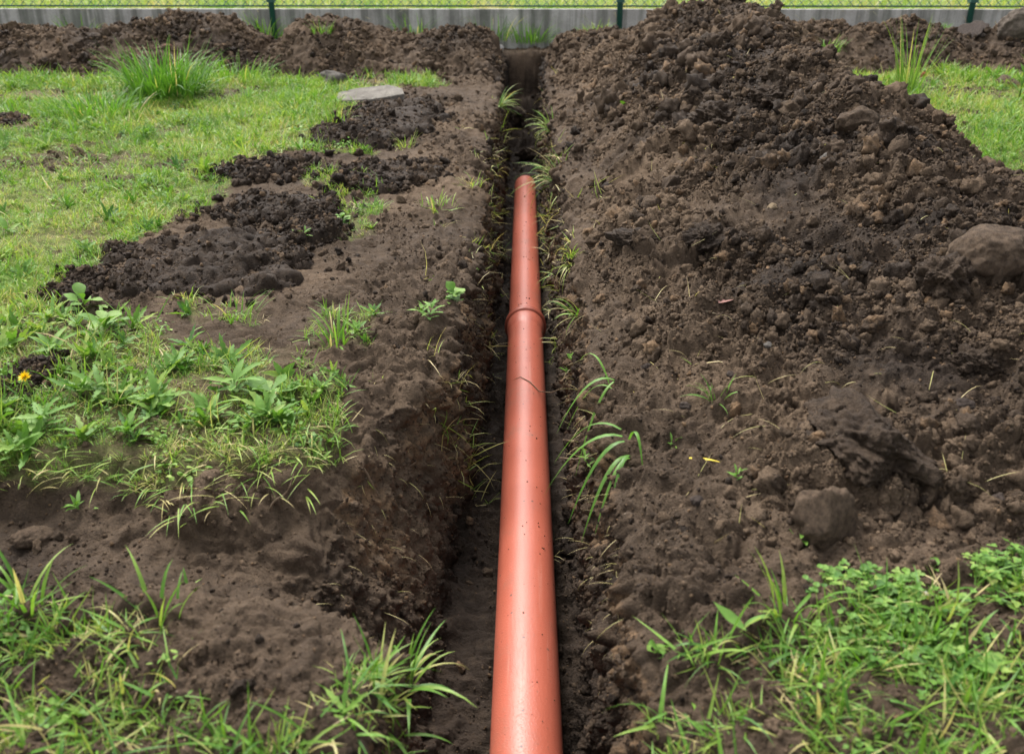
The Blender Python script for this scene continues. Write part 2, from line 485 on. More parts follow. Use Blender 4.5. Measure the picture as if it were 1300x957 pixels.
# ------------------------------------------------------------------ soil heaps (things)
def soil_noise(x, y, big=1.0, seed=0, rough=1.0):
    wx = x + 0.03 * fbm(x, y, 0.12, 3, seed + 7); wy = y + 0.03 * fbm(x, y, 0.12, 3, seed + 8)
    n = 0.035 * big * fbm(x, y, 0.30, 3, seed + 1)
    patch = sstep(-0.15, 0.4, fbm(x, y, 0.4, 2, seed + 2))
    n = n + rough * (0.32 * big * clods(wx, wy, 0.10, seed + 10, 0.35, 0.8) * patch + 0.060 * (0.4 + 0.6 * big) * (billow(wx, wy, 0.11, 5, seed + 15, 0.62) - 0.4)
                     + 0.48 * clods(wx, wy, 0.036, seed + 20, 0.4, 0.9) + 0.6 * clods(wx, wy, 0.016, seed + 30, 0.4, 0.9) + 0.5 * clods(wx, wy, 0.009, seed + 40))
    return n

HEAPS = []
def make_heap(name, xg, yg, zg, dsp, wet, label, cat, group=None, sandy=None, kind=None):
    P = np.stack([xg, yg, zg], -1)
    nr, nc = xg.shape
    P = P + grid_normals(P) * dsp[..., None]
    me = mesh_from(name, P, grid_faces(nr, nc), SOIL)
    attr(me, 'wet', wet); attr(me, 'lawn', np.zeros(nr * nc)); attr(me, 'sandy', sandy if sandy is not None else np.zeros(nr * nc))
    o = tag(link(bpy.data.objects.new(name, me)), label, cat, group, kind)
    HEAPS.append((P, wet))
    return o

def interp(x, pts):
    a = np.array(pts, float); return np.interp(x, a[:, 0], a[:, 1])

# right-hand heap, a long ridge beside the trench
ys = [0.92]
while ys[-1] < 5.75: ys.append(ys[-1] + 0.0029 * ys[-1])
ys = np.array(ys, np.float32)
uu = np.linspace(0, 1, 470, dtype=np.float32)
x0 = 0.17; 
yg = np.repeat(ys[:, None], len(uu), 1)
xg = x0 + (np.minimum(1.95, 0.72 + 0.72 * yg) - x0) * uu[None, :]
hc = interp(yg, [(0.9, -0.06), (1.02, -0.005), (1.2, 0.07), (1.5, 0.15), (1.9, 0.215), (2.4, 0.27), (3.0, 0.315), (3.6, 0.35), (4.2, 0.37), (4.8, 0.43), (5.15, 0.42), (5.45, 0.22), (5.75, -0.05)])
hc = hc + 0.03 * fbm(yg, yg * 0, 0.8, 2, 400)
xc = interp(yg, [(0.9, 1.0), (2, 1.02), (3.2, 0.98), (4.2, 1.02), (5.2, 1.10)]) + 0.06 * fbm(yg, yg * 0 + 4, 0.9, 2, 402)
wlh = interp(yg, [(0.9, 0.80), (2, 0.82), (3.5, 0.78), (5.2, 0.85)]); wrh = interp(yg, [(0.9, 1.3), (1.6, 0.85), (2.3, 0.52), (4.2, 0.46), (5.2, 0.55)])
wlh = wlh + 0.07 * fbm(yg, xg, 0.5, 2, 403); wrh = wrh + 0.06 * fbm(yg, xg, 0.4, 2, 404)
v = np.where(xg < xc, (xc - xg) / wlh, (xg - xc) / wrh)
HOLLOWS = [(1165, 590, 0.12, 0.06, 0.07), (900, 310, 0.13, 0.10, 0.05), (1015, 300, 0.10, 0.08, 0.06), (980, 190, 0.14, 0.12, 0.05), (860, 480, 0.10, 0.06, 0.035)]
hc = hc * (1 + 0.30 * (billow(xg + 0.1 * fbm(xg, yg, 0.3, 2, 408), yg, 0.5, 2, 406) - 0.35) * sstep(1.0, 1.4, yg))
H = hc * np.where(v < 1, 1 - np.clip(v, 0, 1) ** 1.25, 0) - 0.10 * np.clip(v - 1, 0, 1) - 0.004
fade = sstep(1.12, 0.75, v) * sstep(0.93, 1.15, yg)
base_h = gz0(xg, yg) + 0.02 * sstep(0.02, 0.3, xg)
zg = base_h + H - 0.03 * (1 - fade)
for hpx, hpy, hrx, hry, hd in HOLLOWS:
    hx_, hy_, _ = ground_at(hpx, hpy, 0.15)
    zg = zg - hd * np.exp(-(((xg - hx_) / hrx) ** 2 + ((yg - hy_) / hry) ** 2))
def compacted(x_, y_):
    cx_, cy_, _ = ground_at(1120, 540)
    return np.clip(sstep(0.12, 0.45, fbm(x_, y_, 0.42, 3, 915)) + 1.2 * np.exp(-(((x_ - cx_) / 0.16) ** 2 + ((y_ - cy_) / 0.14) ** 2)), 0, 1)
CM = compacted(xg, yg)
dsp = soil_noise(xg, yg, 0.8, 500) * (0.35 + 0.65 * fade) * (1 - 0.6 * CM) + 0.02 * CM * (billow(xg, yg, 0.09, 4, 916) - 0.3)
wetr = np.clip(0.48 + 0.22 * CM + 0.5 * fbm(xg, yg, 0.5, 3, 505) + 0.35 * sstep(0.35, 0.62, xg + 0.1 * fbm(xg, yg, 0.3, 2, 506)) - 0.22 - 0.45 * sstep(4.2, 5.2, yg), 0, 1)
make_heap('soil_heap', xg, yg, zg, dsp, wetr, 'long dark crumbly heap of dug soil running along the right side of the trench', 'soil heap', 'heaps of dug out soil')

def back_heap(xa, xb, prof, label, seed):
    """prof: (x, crest z)"""
    xs = np.arange(xa, xb, 0.011, dtype=np.float32)
    yv = np.linspace(5.2, 6.62, 110, dtype=np.float32)
    xg, yg = np.meshgrid(xs, yv)
    yg = yg + 0.10 * fbm(xg, xg * 0, 0.7, 2, seed + 70)
    cz = interp(xg, prof)
    yc = 5.95
    v = (yg - yc) / np.where(yg < yc, 0.60, 0.62)
    g = gz0(xg, yg)
    H = (cz - 0.035 - gz0(xg, yc)) * (1 - np.abs(v) ** 1.5) - 0.015 - 0.25 * np.clip(np.abs(v) - 1, 0, 1)
    f = sstep(1.1, 0.8, np.abs(v)) 
    ef = sstep(xa, xa + 0.09, xg) * sstep(xb, xb - 0.09, xg)
    zg = g + np.where(H > 0, H * ef, H) - 0.04 * (1 - ef)
    dsp = soil_noise(xg, yg, 0.9, seed, 0.75) * (0.25 + 0.75 * f) * (0.3 + 0.7 * ef)
    wt = np.clip(0.42 + 0.5 * fbm(xg, yg, 0.5, 3, seed + 5), 0, 1)
    return make_heap('soil_heap', xg, yg, zg, dsp, wt, label, 'soil heap', 'heaps of dug out soil')

def crest(pts):
    out = []
    for px, py in pts:
        dep = PITCH - math.atan((434 - py) / F)
        out.append(((px - 664) / 190.0, CAMZ - 5.95 * math.tan(dep)))
    return out
back_heap(-5.2, -0.13, crest([(-350, 40), (-200, 32), (-60, 33), (0, 30), (70, 30), (130, 33), (190, 28), (215, 20), (270, 13), (310, 20), (330, 32), (358, 52), (385, 22), (420, 15), (470, 22),
                              (500, 36), (530, 39), (580, 30), (610, 33), (640, 46)]), 'brown soil heap in front of the concrete wall, left of the trench', 600)
back_heap(0.15, 5.0, crest([(686, 62), (700, 47), (740, 30), (790, 34), (860, 22), (930, 20), (1000, 24), (1030, 26), (1060, 26), (1090, 29), (1130, 16), (1150, 29), (1200, 36), (1225, 31),
                            (1270, 34), (1400, 25), (1500, 35)]), 'brown lumpy soil heap in front of the concrete wall, right of the trench', 700)

# dark wet clumps thrown on the lawn edge
CLUMPS = []
def clump(px0, px1, py0, py1, h, label, seed, smear=0.0, wet=0.95, rot=0.0):
    ax, ay, _ = ground_at((px0 + px1) / 2, py1); bx, by, _ = ground_at((px0 + px1) / 2, py0 + 10)
    sc = math.hypot(ax, ay)
    xl = ground_at(px0, (py0 + py1) / 2)[0]; xr = ground_at(px1, (py0 + py1) / 2)[0]
    cx, cy = (xl + xr) / 2, (ay + by) / 2
    rx, ry = (xr - xl) / 2 * 0.98, max((by - ay) / 2 * 0.85, 0.07)
    st = 0.0030 * cy
    xs = np.arange(-1.3 * rx, 1.3 * rx, st, dtype=np.float32); yv = np.arange(-1.3 * ry, 1.3 * ry, st * 1.1, dtype=np.float32)
    lx, ly = np.meshgrid(xs, yv)
    xg, yg = lx + cx + 0.15 * ly, ly + cy
    r = np.sqrt((lx / rx) ** 2 + (ly / ry) ** 2) + 0.42 * fbm(xg, yg, 0.13, 4, seed + 3)
    Hh = 0.36 * h * np.sqrt(np.clip(1 - r, 0, 1)) * (0.8 + 0.7 * fbm(xg, yg, 0.15, 2, seed + 4)) - 0.08 * np.clip(r - 1, 0, 1)
    f = sstep(1.1, 0.7, r)
    sm = sstep(0.0, 0.25, fbm(xg, yg, 0.22, 2, seed + 6) + smear - 0.16)     # spade-smoothed faces
    n = soil_noise(xg, yg, 0.12, seed)
    zg = gz0(xg, yg) + 0.010 + Hh - 0.05 * (1 - f) + 0.006 * sm * f
    dsp = n * f * (1 - 0.8 * sm) * 0.9
    wt = np.clip(wet + 0.15 * fbm(xg, yg, 0.3, 2, seed + 9), 0, 1)
    CLUMPS.append((cx, cy, rx, ry)); return make_heap('soil_clump', xg, yg, zg, dsp, wt, label, 'soil clump', 'dark wet soil clumps along the lawn edge')

clump(415, 560, 118, 200, 0.10, 'dark wet soil clump just in front of the flat concrete slab', 800, 0.0)
clump(425, 560, 198, 247, 0.05, 'flat dark soil smear with a smooth pressed face beside a small grass patch', 830, 0.35)
clump(275, 395, 200, 240, 0.08, 'small dark soil clump at the upper lawn edge, left of the flat soil smear', 860, 0.05)
clump(262, 440, 240, 290, 0.07, 'long low dark soil clump lying in the middle of the row', 890, 0.1)
clump(352, 440, 264, 318, 0.07, 'slick dark soil slice with a smooth grey face at the clump row', 920, 0.45)
clump(118, 400, 285, 402, 0.075, 'largest dark crumbly soil clump of the row, lying nearest the broad leaved weeds', 950, 0.0)
clump(-10, 40, 145, 168, 0.04, 'small bare soil mound in the lawn at the far left edge', 980, 0.0, 0.6)
clump(-20, 75, 455, 530, 0.05, 'dark soil clump under the yellow dandelion at the left edge', 1010, 0.1)
clump(60, 140, 345, 385, 0.03, 'thin dark soil crumbs lying in the lawn left of the largest clump', 1040, 0.0)

# ------------------------------------------------------------------ instanced stuff through geometry nodes
def inst_group(coll):
    g = bpy.data.node_groups.new('scatter', 'GeometryNodeTree')
    g.interface.new_socket('Geometry', in_out='INPUT', socket_type='NodeSocketGeometry')
    g.interface.new_socket('Geometry', in_out='OUTPUT', socket_type='NodeSocketGeometry')
    n = g.nodes; gi = n.new('NodeGroupInput'); go = n.new('NodeGroupOutput')
    ip = n.new('GeometryNodeInstanceOnPoints'); ci = n.new('GeometryNodeCollectionInfo')
    ci.inputs['Collection'].default_value = coll
    ci.inputs['Separate Children'].default_value = True; ci.inputs['Reset Children'].default_value = True
    ip.inputs['Pick Instance'].default_value = True
    def na(name, typ):
        a = n.new('GeometryNodeInputNamedAttribute'); a.data_type = typ; a.inputs['Name'].default_value = name
        return a.outputs['Attribute']
    g.links.new(gi.outputs[0], ip.inputs['Points']); g.links.new(ci.outputs[0], ip.inputs['Instance'])
    g.links.new(na('idx', 'INT'), ip.inputs['Instance Index'])
    er = n.new('FunctionNodeEulerToRotation')
    g.links.new(na('rot', 'FLOAT_VECTOR'), er.inputs[0]); g.links.new(er.outputs[0], ip.inputs['Rotation'])
    g.links.new(na('scl', 'FLOAT_VECTOR'), ip.inputs['Scale'])
    g.links.new(ip.outputs[0], go.inputs[0])
    return g

def scatter(name, protos, pos, rot, scl, idx, attrs, label):
    coll = bpy.data.collections.new(name + '_shapes')
    for i, me in enumerate(protos):
        coll.objects.link(bpy.data.objects.new('%s_shape_%02d' % (name, i), me))
    n = len(pos)
    me = bpy.data.meshes.new(name); me.vertices.add(n)
    me.vertices.foreach_set('co', np.ascontiguousarray(pos, np.float32).ravel())
    a = me.attributes.new('rot', 'FLOAT_VECTOR', 'POINT'); a.data.foreach_set('vector', np.ascontiguousarray(rot, np.float32).ravel())
    a = me.attributes.new('scl', 'FLOAT_VECTOR', 'POINT'); a.data.foreach_set('vector', np.ascontiguousarray(scl, np.float32).ravel())
    a = me.attributes.new('idx', 'INT', 'POINT'); a.data.foreach_set('value', np.ascontiguousarray(idx, np.int32))
    for k, d in attrs.items(): attr(me, k, d)
    o = bpy.data.objects.new(name, me); link(o)
    md = o.modifiers.new('scatter', 'NODES'); md.node_group = inst_group(coll)
    tag(o, label, kind='stuff')
    return o

def ico(sub):
    import bmesh
    bm = bmesh.new(); bmesh.ops.create_icosphere(bm, subdivisions=sub, radius=1.0)
    v = np.array([q.co[:] for q in bm.verts], np.float32); f = np.array([[q.index for q in t.verts] for t in bm.faces], np.int32)
    bm.free()
    return v, f

def rock_shape(sub, seed, rough=0.25, squash=(1, 1, 1), cuts=0):
    v, f = ico(sub)
    r = np.random.default_rng(seed)
    o = r.uniform(-50, 50, 3)
    n = (perlin(v[:, 0] * 1.3 + o[0], v[:, 1] * 1.3 + v[:, 2] * 0.9 + o[1], seed) + perlin(v[:, 2] * 1.4 + o[2], v[:, 0] * 1.1 - v[:, 1] + o[0], seed + 1)) * rough
    n += 0.4 * rough * (perlin(v[:, 0] * 3.5 + o[1], v[:, 1] * 3.5 + v[:, 2] * 2.2, seed + 2) + perlin(v[:, 2] * 3.7, v[:, 0] * 3.1 - v[:, 1] * 2 + o[2], seed + 3))
    n += 0.2 * rough * (perlin(v[:, 0] * 9 + o[1], v[:, 1] * 9 + v[:, 2] * 5.2, seed + 4) + perlin(v[:, 2] * 9.7, v[:, 0] * 8.1 - v[:, 1] * 5 + o[2], seed + 5))
    v = v * (1 + n)[:, None]
    for _ in range(cuts):                         # flat broken faces
        d = r.normal(size=3); d /= np.linalg.norm(d); lim = r.uniform(0.6, 0.85)
        s = v @ d; over = np.maximum(s - lim, 0)
        v = v - over[:, None] * 0.9 * d
    return v * np.array(squash, np.float32), f

def choose(weights, n):
    c = np.cumsum(weights.ravel().astype(np.float64)); r = RNG.random(n) * c[-1]
    return np.searchsorted(c, r)

# crumbs of soil: knobbly aggregates and small loose grains
def crumb_shape(seed, sub, knob):
    v, f = rock_shape(sub, seed, 0.30, (1, 0.88, 0.75), 1)
    d = v / np.linalg.norm(v, axis=1, keepdims=True); o = seed * 3.7
    b_ = np.abs(perlin(d[:, 0] * 2.3 + o, d[:, 1] * 2.3 + d[:, 2] * 1.3, seed)) + np.abs(perlin(d[:, 2] * 2.5 - o, d[:, 0] * 1.7 - d[:, 1] * 1.9, seed + 3))
    b_ += 0.6 * (np.abs(perlin(d[:, 0] * 5.3 + o, d[:, 1] * 5.1 + d[:, 2] * 3.3, seed + 5)) + np.abs(perlin(d[:, 2] * 5.5 - o, d[:, 0] * 4.7 - d[:, 1] * 3.9, seed + 6)))
    return v * (1 - 0.5 * knob + knob * b_)[:, None], f
crumb_me = [mesh_from('crumb', *crumb_shape(40 + i, 3, 0.55), CRUMB) for i in range(7)] + [mesh_from('crumb', *crumb_shape(60 + i, 2, 0.35), CRUMB) for i in range(4)]
pos, wet, big = [], [], []; U0 = np.random.default_rng(5)
vis = (Y > 0.5) * (np.abs(X) < half * 1.6) / np.maximum(Y, 0.6) ** 1.2
wgt = cell * (1 - 0.9 * np.clip(GLAWN * 1.6, 0, 1)) * vis * (0.12 + 1.2 * crumby ** 2) * (1 - 0.5 * GWALL)
wall_w = cell * vis * np.clip(GWALL, 0, 1) * (Z > BOT + 0.02)
def take(P_, w_, a_, n_, lo, hi):
    k_ = choose(a_, n_); p_ = P_.reshape(-1, 3)[k_].copy()
    u_ = RNG.random(n_); s_ = lo * (1 - u_ * (1 - (lo / hi) ** 2.2)) ** (-1 / 2.2)
    pos.append(p_); wet.append(np.asarray(w_).ravel()[k_]); big.append(s_)
take(P, WET_SHADE, wgt, 34000, 0.0020, 0.015); take(P, WET_SHADE, wgt + 0.35 * cell * vis * (1 - np.clip(GLAWN * 1.5, 0, 1)) * (1 - 0.6 * GWALL), 60000, 0.0014, 0.006); take(P, WET_SHADE, wall_w, 34000, 0.0012, 0.006); take(P, WET_SHADE, wall_w, 5000, 0.003, 0.013)
for hp, hw in HEAPS:
    a_ = np.abs(np.gradient(hp[..., 0], axis=1) * np.gradient(hp[..., 1], axis=0)) / hp[..., 1] ** 1.2
    x_, y_ = hp[..., 0], hp[..., 1]
    a_ = a_ * (0.28 + sstep(-0.25, 0.35, fbm(x_, y_, 0.3, 3, 901)))
    if hp.shape[0] > 400:
        a_ = a_ * (0.3 + 0.7 * sstep(0.25, 0.6, x_)) * (1 - 0.85 * compacted(x_, y_))
        take(hp, hw, a_, 80000, 0.0026, 0.016); take(hp, hw, a_ * (fbm(x_, y_, 0.25, 3, 911) > 0.1), 1500, 0.013, 0.034); take(hp, hw, a_, 120000, 0.0017, 0.006)
    elif hp.shape[1] > 300: take(hp, hw, a_, 15000, 0.0035, 0.018)
    else: take(hp, hw, a_, 3200, 0.002, 0.011)
for (cx_, cy_, rx_, ry_) in CLUMPS:
    m_ = 170; th_ = 6.2832 * U0.random(m_); r_ = 0.75 + 0.6 * U0.random(m_) ** 1.6
    x_ = cx_ + rx_ * r_ * np.cos(th_) + 0.15 * ry_ * r_ * np.sin(th_); y_ = cy_ + ry_ * r_ * np.sin(th_)
    pos.append(np.array([(a_, b_, ground_height(a_, b_) + 0.003) for a_, b_ in zip(x_, y_)])); wet.append(np.full(m_, 0.95)); big.append(0.003 + 0.010 * U0.random(m_) ** 2.5)
nn = 150
an = RNG.normal(0.0, 0.55, nn) + np.where(RNG.random(nn) < 0.5, 0.5, 0); yv_ = 0.95 + 3.6 * U0.random(nn) ** 1.6
pos.append(np.stack([0.004 + PIPE_R * np.sin(an), yv_, PIPE_Z + PIPE_R * np.cos(an)], -1)); wet.append(np.full(nn, 0.9)); big.append(0.0008 + 0.0016 * U0.random(nn) ** 3)
pos = np.concatenate(pos); wet = np.concatenate(wet); sz = np.concatenate(big)
n = len(pos)
sz = sz * np.clip(pos[:, 1] / 2.4, 0.7, 1.5)
idx = np.where(sz > 0.006, RNG.integers(0, 7, n), RNG.integers(7, 11, n))
pos[:, 2] += sz * 0.1
scatter('soil_crumbs', crumb_me, pos, RNG.uniform(0, 6.28, (n, 3)), sz[:, None] * RNG.uniform(0.75, 1.25, (n, 3)), idx,
        {'wet': np.clip(wet + RNG.normal(-0.10, 0.34, n), 0, 1), 'lawn': np.zeros(n), 'sandy': (RNG.random(n) < 0.10) * 0.9}, 'loose crumbs of brown soil scattered over heaps and ground')

# ------------------------------------------------------------------ blades and leaves
def blade_arrays(base, az, length, width, lean, curl, tint, seg=5, prof='blade', twist=None, fold=0.25, wave=0.0):
    """N curved strips, three vertices across"""
    base = np.asarray(base, np.float32); n = len(base)
    az, length, width, lean, curl, tint = [np.broadcast_to(np.asarray(q, np.float32), (n,)) for q in (az, length, width, lean, curl, tint)]
    tw = np.zeros(n, np.float32) if twist is None else np.asarray(twist, np.float32)
    d = np.stack([np.cos(az), np.sin(az), np.zeros(n)], -1); side0 = np.stack([-np.sin(az), np.cos(az), np.zeros(n)], -1)
    upv = np.array([0, 0, 1.0])
    p = base.copy(); V = []; TT = []
    for s in range(seg + 1):
        t = s / seg
        a = lean + curl * t * (0.5 + 0.5 * t) * 1.0
        tang = np.sin(a)[:, None] * d + np.cos(a)[:, None] * upv
        if s > 0: p = p + tang * (length / seg)[:, None]
        nrm = np.cross(side0, tang)
        c, sn = np.cos(tw * t)[:, None], np.sin(tw * t)[:, None]
        side = side0 * c + nrm * sn; nn = nrm * c - side0 * sn
        if prof == 'blade': wp = (1 - t ** 2.2) * (0.55 + 0.45 * min(1, t * 4)) + 0.02
        elif prof == 'ovate': wp = max(0.06, math.sin(math.pi * min(1, (t ** 0.85) * 0.98 + 0.01)))
        elif prof == 'spoon': wp = max(0.05, 0.12 + 0.95 * math.sin(math.pi * min(0.985, t ** 1.9)) if t > 0.05 else 0.12)
        else: wp = max(0.04, (0.25 + 0.75 * math.sin(math.pi * t ** 0.8)) * (0.55 + 0.45 * (s % 2)) * (1 if s < seg else 0.1))   # toothed
        wv = wave * np.sin(t * 9 + az * 3)[:, None] * width[:, None]
        h = (width * wp * 0.5)[:, None]
        V.append(p - side * h + nn * (h * fold) * -1 + nn * wv); V.append(p + 0 * side); V.append(p + side * h - nn * (h * fold) - nn * wv)
        TT += [tint + 0.10 * t - 0.05] * 3
    V = np.stack(V, 1)                           # n, (seg+1)*3, 3
    m = (seg + 1) * 3
    f = []
    for s in range(seg):
        for k in (0, 1):
            a = s * 3 + k; f.append((a, a + 1, a + 4, a + 3))
    f = np.array(f, np.int32)
    Fa = (f[None] + (np.arange(n, dtype=np.int32) * m)[:, None, None]).reshape(-1, 4)
    return V.reshape(-1, 3), Fa, np.stack(TT, 1).ravel()

def join(parts):
    vs, fs, ts = [], [], []; b = 0
    for v, f, t in parts:
        vs.append(v); fs.append(f + b); ts.append(t); b += len(v)
    return np.concatenate(vs), np.concatenate(fs), np.concatenate(ts)

def foliage_mesh(name, arr, mat):
    v, f, t = arr
    me = mesh_from(name, v, f, mat); attr(me, 'tint', t)
    return me

def U(a, b, n=None): return RNG.uniform(a, b, n)

def turf(nb, rad, lmin, lmax, wd, t0, t1, leanmax=1.0, straw=0.12):
    r = rad * np.sqrt(U(0, 1, nb)); th = U(0, 6.28, nb)
    b = np.stack([r * np.cos(th), r * np.sin(th), np.full(nb, -0.004)], -1)
    ti = U(t0, t1, nb); st = RNG.random(nb) < straw
    ti = np.where(st, U(0.75, 1.0, nb), ti); ln = U(lmin, lmax, nb); le = U(0.1, leanmax, nb); le = np.where(st, U(0.9, 1.5, nb), le)
    return blade_arrays(b, U(0, 6.28, nb), ln, wd * U(0.7, 1.3, nb), le, U(0.1, 1.2, nb), ti, 3)

def herb(nl, lmin, lmax, wd, prof, t0, t1, l0=0.7, l1=1.4, seg=5):
    b = np.zeros((nl, 3)); b[:, :2] = U(-0.004, 0.004, (nl, 2)); b[:, 2] = U(0.0, 0.012, nl)
    return blade_arrays(b, np.arange(nl) * 2.4 + U(-0.3, 0.3, nl), U(lmin, lmax, nl), wd * U(0.75, 1.25, nl), U(l0, l1, nl), U(-0.2, 0.6, nl), U(t0, t1, nl), seg, prof, fold=0.35, wave=0.06)

def sprig(nl, rad, lf):
    """low mat of small round leaves on short stalks"""
    r = rad * np.sqrt(U(0, 1, nl)); th = U(0, 6.28, nl)
    b = np.stack([r * np.cos(th), r * np.sin(th), U(0.003, 0.03, nl)], -1)
    return blade_arrays(b, U(0, 6.28, nl), lf * U(0.7, 1.3, nl), lf * 0.85, U(0.8, 1.7, nl), U(-0.3, 0.3, nl), U(0.1, 0.7, nl), 4, 'ovate', fold=0.3)

lawn_protos = [foliage_mesh('turf', turf(16, 0.022, 0.018, 0.052, 0.0026, 0.2, 0.65, 1.2, 0.12), GRASS) for _ in range(4)]
lawn_protos += [foliage_mesh('turf', turf(14, 0.024, 0.025, 0.075, 0.0032, 0.1, 0.55, 1.0, 0.06), GRASS) for _ in range(3)]
lawn_protos += [foliage_mesh('turf', turf(10, 0.028, 0.02, 0.05, 0.0018, 0.6, 0.95, 1.5, 0.8), GRASS) for _ in range(2)]
lawn_protos += [foliage_mesh('turf', sprig(12, 0.022, 0.010), LEAF) for _ in range(2)]
lawn_protos += [foliage_mesh('turf', herb(7, 0.025, 0.05, 0.011, 'tooth', 0.2, 0.7, seg=7), LEAF)]

def rot_up(n, tilt=0.25):
    r = RNG.normal(0, tilt, (n, 3)); r[:, 2] = U(0, 6.28, n); return r

wgt = cell * GLAWN * (Y > 0.3) * (Y < 6.0) * (np.abs(X) < half * 1.75) / np.maximum(Y, 0.9) ** 1.1
NLAWN = 38000
k = choose(wgt, NLAWN); lp = P.reshape(-1, 3)[k] + np.concatenate([U(-0.004, 0.004, (NLAWN, 2)), np.zeros((NLAWN, 1))], 1)
grow = 0.75 + 0.5 * fbm(lp[:, 0], lp[:, 1], 0.45, 3, 121) + 0.25 * sstep(2.5, 5, lp[:, 1])
sc = 0.88 * np.clip(grow, 0.4, 1.8) * U(0.7, 1.25, NLAWN) * np.clip(0.8 + 0.14 * lp[:, 1], 0.9, 1.5)
it = 0.25 * fbm(lp[:, 0], lp[:, 1], 0.5, 4, 131) + RNG.normal(0, 0.07, NLAWN) + 0.05
pr = RNG.choice(12, NLAWN, p=[.13, .13, .13, .13, .075, .075, .075, .09, .09, .025, .025, .025])
scatter('grass', lawn_protos, lp, rot_up(NLAWN), np.repeat(sc[:, None], 3, 1), pr, {'itint': it + 0.05}, 'short yellow green lawn grass with weeds and dry straw')

# small leafy weeds in the green strip and here and there in the lawn
wprot = [foliage_mesh('low_weed', herb(9, 0.025, 0.065, 0.016, 'tooth', 0.1, 0.7, seg=9), LEAF) for _ in range(3)] + \
        [foliage_mesh('low_weed', herb(7, 0.02, 0.05, 0.013, 'ovate', 0.1, 0.8), LEAF) for _ in range(2)] + \
        [foliage_mesh('low_weed', sprig(26, 0.04, 0.014), LEAF) for _ in range(2)] + [foliage_mesh('low_weed', turf(12, 0.03, 0.04, 0.10, 0.003, 0.2, 0.6, 1.4, 0.2), GRASS) for _ in range(2)]
wgt = cell * np.clip(GLAWN, 0, 1) * ((Y < 1.85) * 1.0 + 0.07 * (Y < 5)) * (Y > 0.9) * (np.abs(X) < half * 1.2) * (0.15 + sstep(-0.2, 0.4, fbm(X, Y, 0.2, 3, 161)))
k = choose(wgt, 1300); wp = P.reshape(-1, 3)[k]
scatter('low_weeds', wprot, wp, rot_up(1300, 0.35), np.repeat((0.35 + 0.85 * U(0, 1, 1300) ** 1.8)[:, None], 3, 1), RNG.choice(9, 1300, p=[.16, .16, .16, .10, .10, .07, .07, .09, .09]), {'itint': RNG.normal(0.05, 0.17, 1300)}, 'low leafy weeds growing thickly at the near lawn edge')

# sparse green on the trench shoulders
wgt = cell * np.exp(-np.abs(X - np.where(X < 0, -0.14, 0.13)) / 0.05) * sstep(0.1, 0.45, fbm(X, Y, 0.22, 2, 141)) * (Y > 1.2) * (Y < 5.7) * (1 - GLAWN) / Y
k = choose(wgt, 230); ep = P.reshape(-1, 3)[k]
scatter('grass', [foliage_mesh('edge_turf', turf(7, 0.02, 0.03, 0.10, 0.0026, 0.2, 0.85, 1.5, 0.4), GRASS) for _ in range(4)], ep, rot_up(230, 0.5),
        np.repeat(U(0.6, 1.2, 230)[:, None], 3, 1), RNG.integers(0, 4, 230), {'itint': RNG.normal(0.05, 0.1, 230)}, 'thin grass and straw hanging over the trench edges')

# meadow beyond the fence
NM = 9000
mx = U(-7, 7, NM); my = FY + 0.12 + 5.5 * U(0, 1, NM) ** 1.6
mp = np.stack([mx, my, np.full(NM, 0.39)], -1)
mead = [foliage_mesh('meadow', turf(14, 0.05, 0.06, 0.16, 0.005, 0.35, 0.7, 1.0, 0.15), GRASS) for _ in range(4)] + \
       [foliage_mesh('meadow', turf(9, 0.06, 0.12, 0.30, 0.004, 0.7, 1.0, 0.9, 0.9), GRASS)]
scatter('grass', mead, mp, rot_up(NM, 0.15), np.repeat(U(0.7, 1.3, NM)[:, None], 3, 1), RNG.choice(5, NM, p=[.21, .21, .20, .20, .18]),
        {'itint': 0.35 * fbm(mx, my, 0.5, 3, 151) + 0.0}, 'bright meadow grass with dry stalks behind the wire fence')

# ------------------------------------------------------------------ fence on its concrete base
def conc_mat():
    m, t, p = new_mat('concrete'); pos = geo_pos(t)
    a = noise(t, 5, 6, 0.65, pos); b_ = noise(t, 70, 4, 0.7, pos)
    mp_ = N(t, 'ShaderNodeMapping'); mp_.inputs['Scale'].default_value = (14, 14, 0.8); t.links.new(pos, mp_.inputs[0])
    s = noise(t, 1.0, 4, 0.6, mp_.outputs[0])
    c = ramp(t, a.outputs[0], [(0.3, (0.25, 0.24, 0.22)), (0.7, (0.42, 0.41, 0.38))]).outputs[0]
    c = mix(t, 0.8, c, ramp(t, s.outputs[0], [(0.38, (0.34, 0.37, 0.32)), (0.58, (1.2,) * 3)]).outputs[0], 'MULTIPLY')
    c = mix(t, 0.5, c, ramp(t, b_.outputs[0], [(0.3, (0.7,) * 3), (0.7, (1.2,) * 3)]).outputs[0], 'MULTIPLY')
    t.links.new(c, p.inputs['Base Color']); p.inputs['Roughness'].default_value = 0.9
    t.links.new(bump(t, b_.outputs[0], 0.4, 0.004), p.inputs['Normal'])
    return m
CONC = conc_mat()
m, t, p = new_mat('green_coating'); p.inputs['Base Color'].default_value = (0.012, 0.075, 0.055, 1); p.inputs['Roughness'].default_value = 0.45
t.links.new(bump(t, noise(t, 80, 3).outputs[0], 0.15, 0.002), p.inputs['Normal'])
GREEN = m
m, t, p = new_mat('wire_coating'); p.inputs['Base Color'].default_value = (0.014, 0.07, 0.05, 1); p.inputs['Roughness'].default_value = 0.5
t.links.new(bump(t, noise(t, 200, 2).outputs[0], 0.1, 0.001), p.inputs['Normal'])
WIRE = m

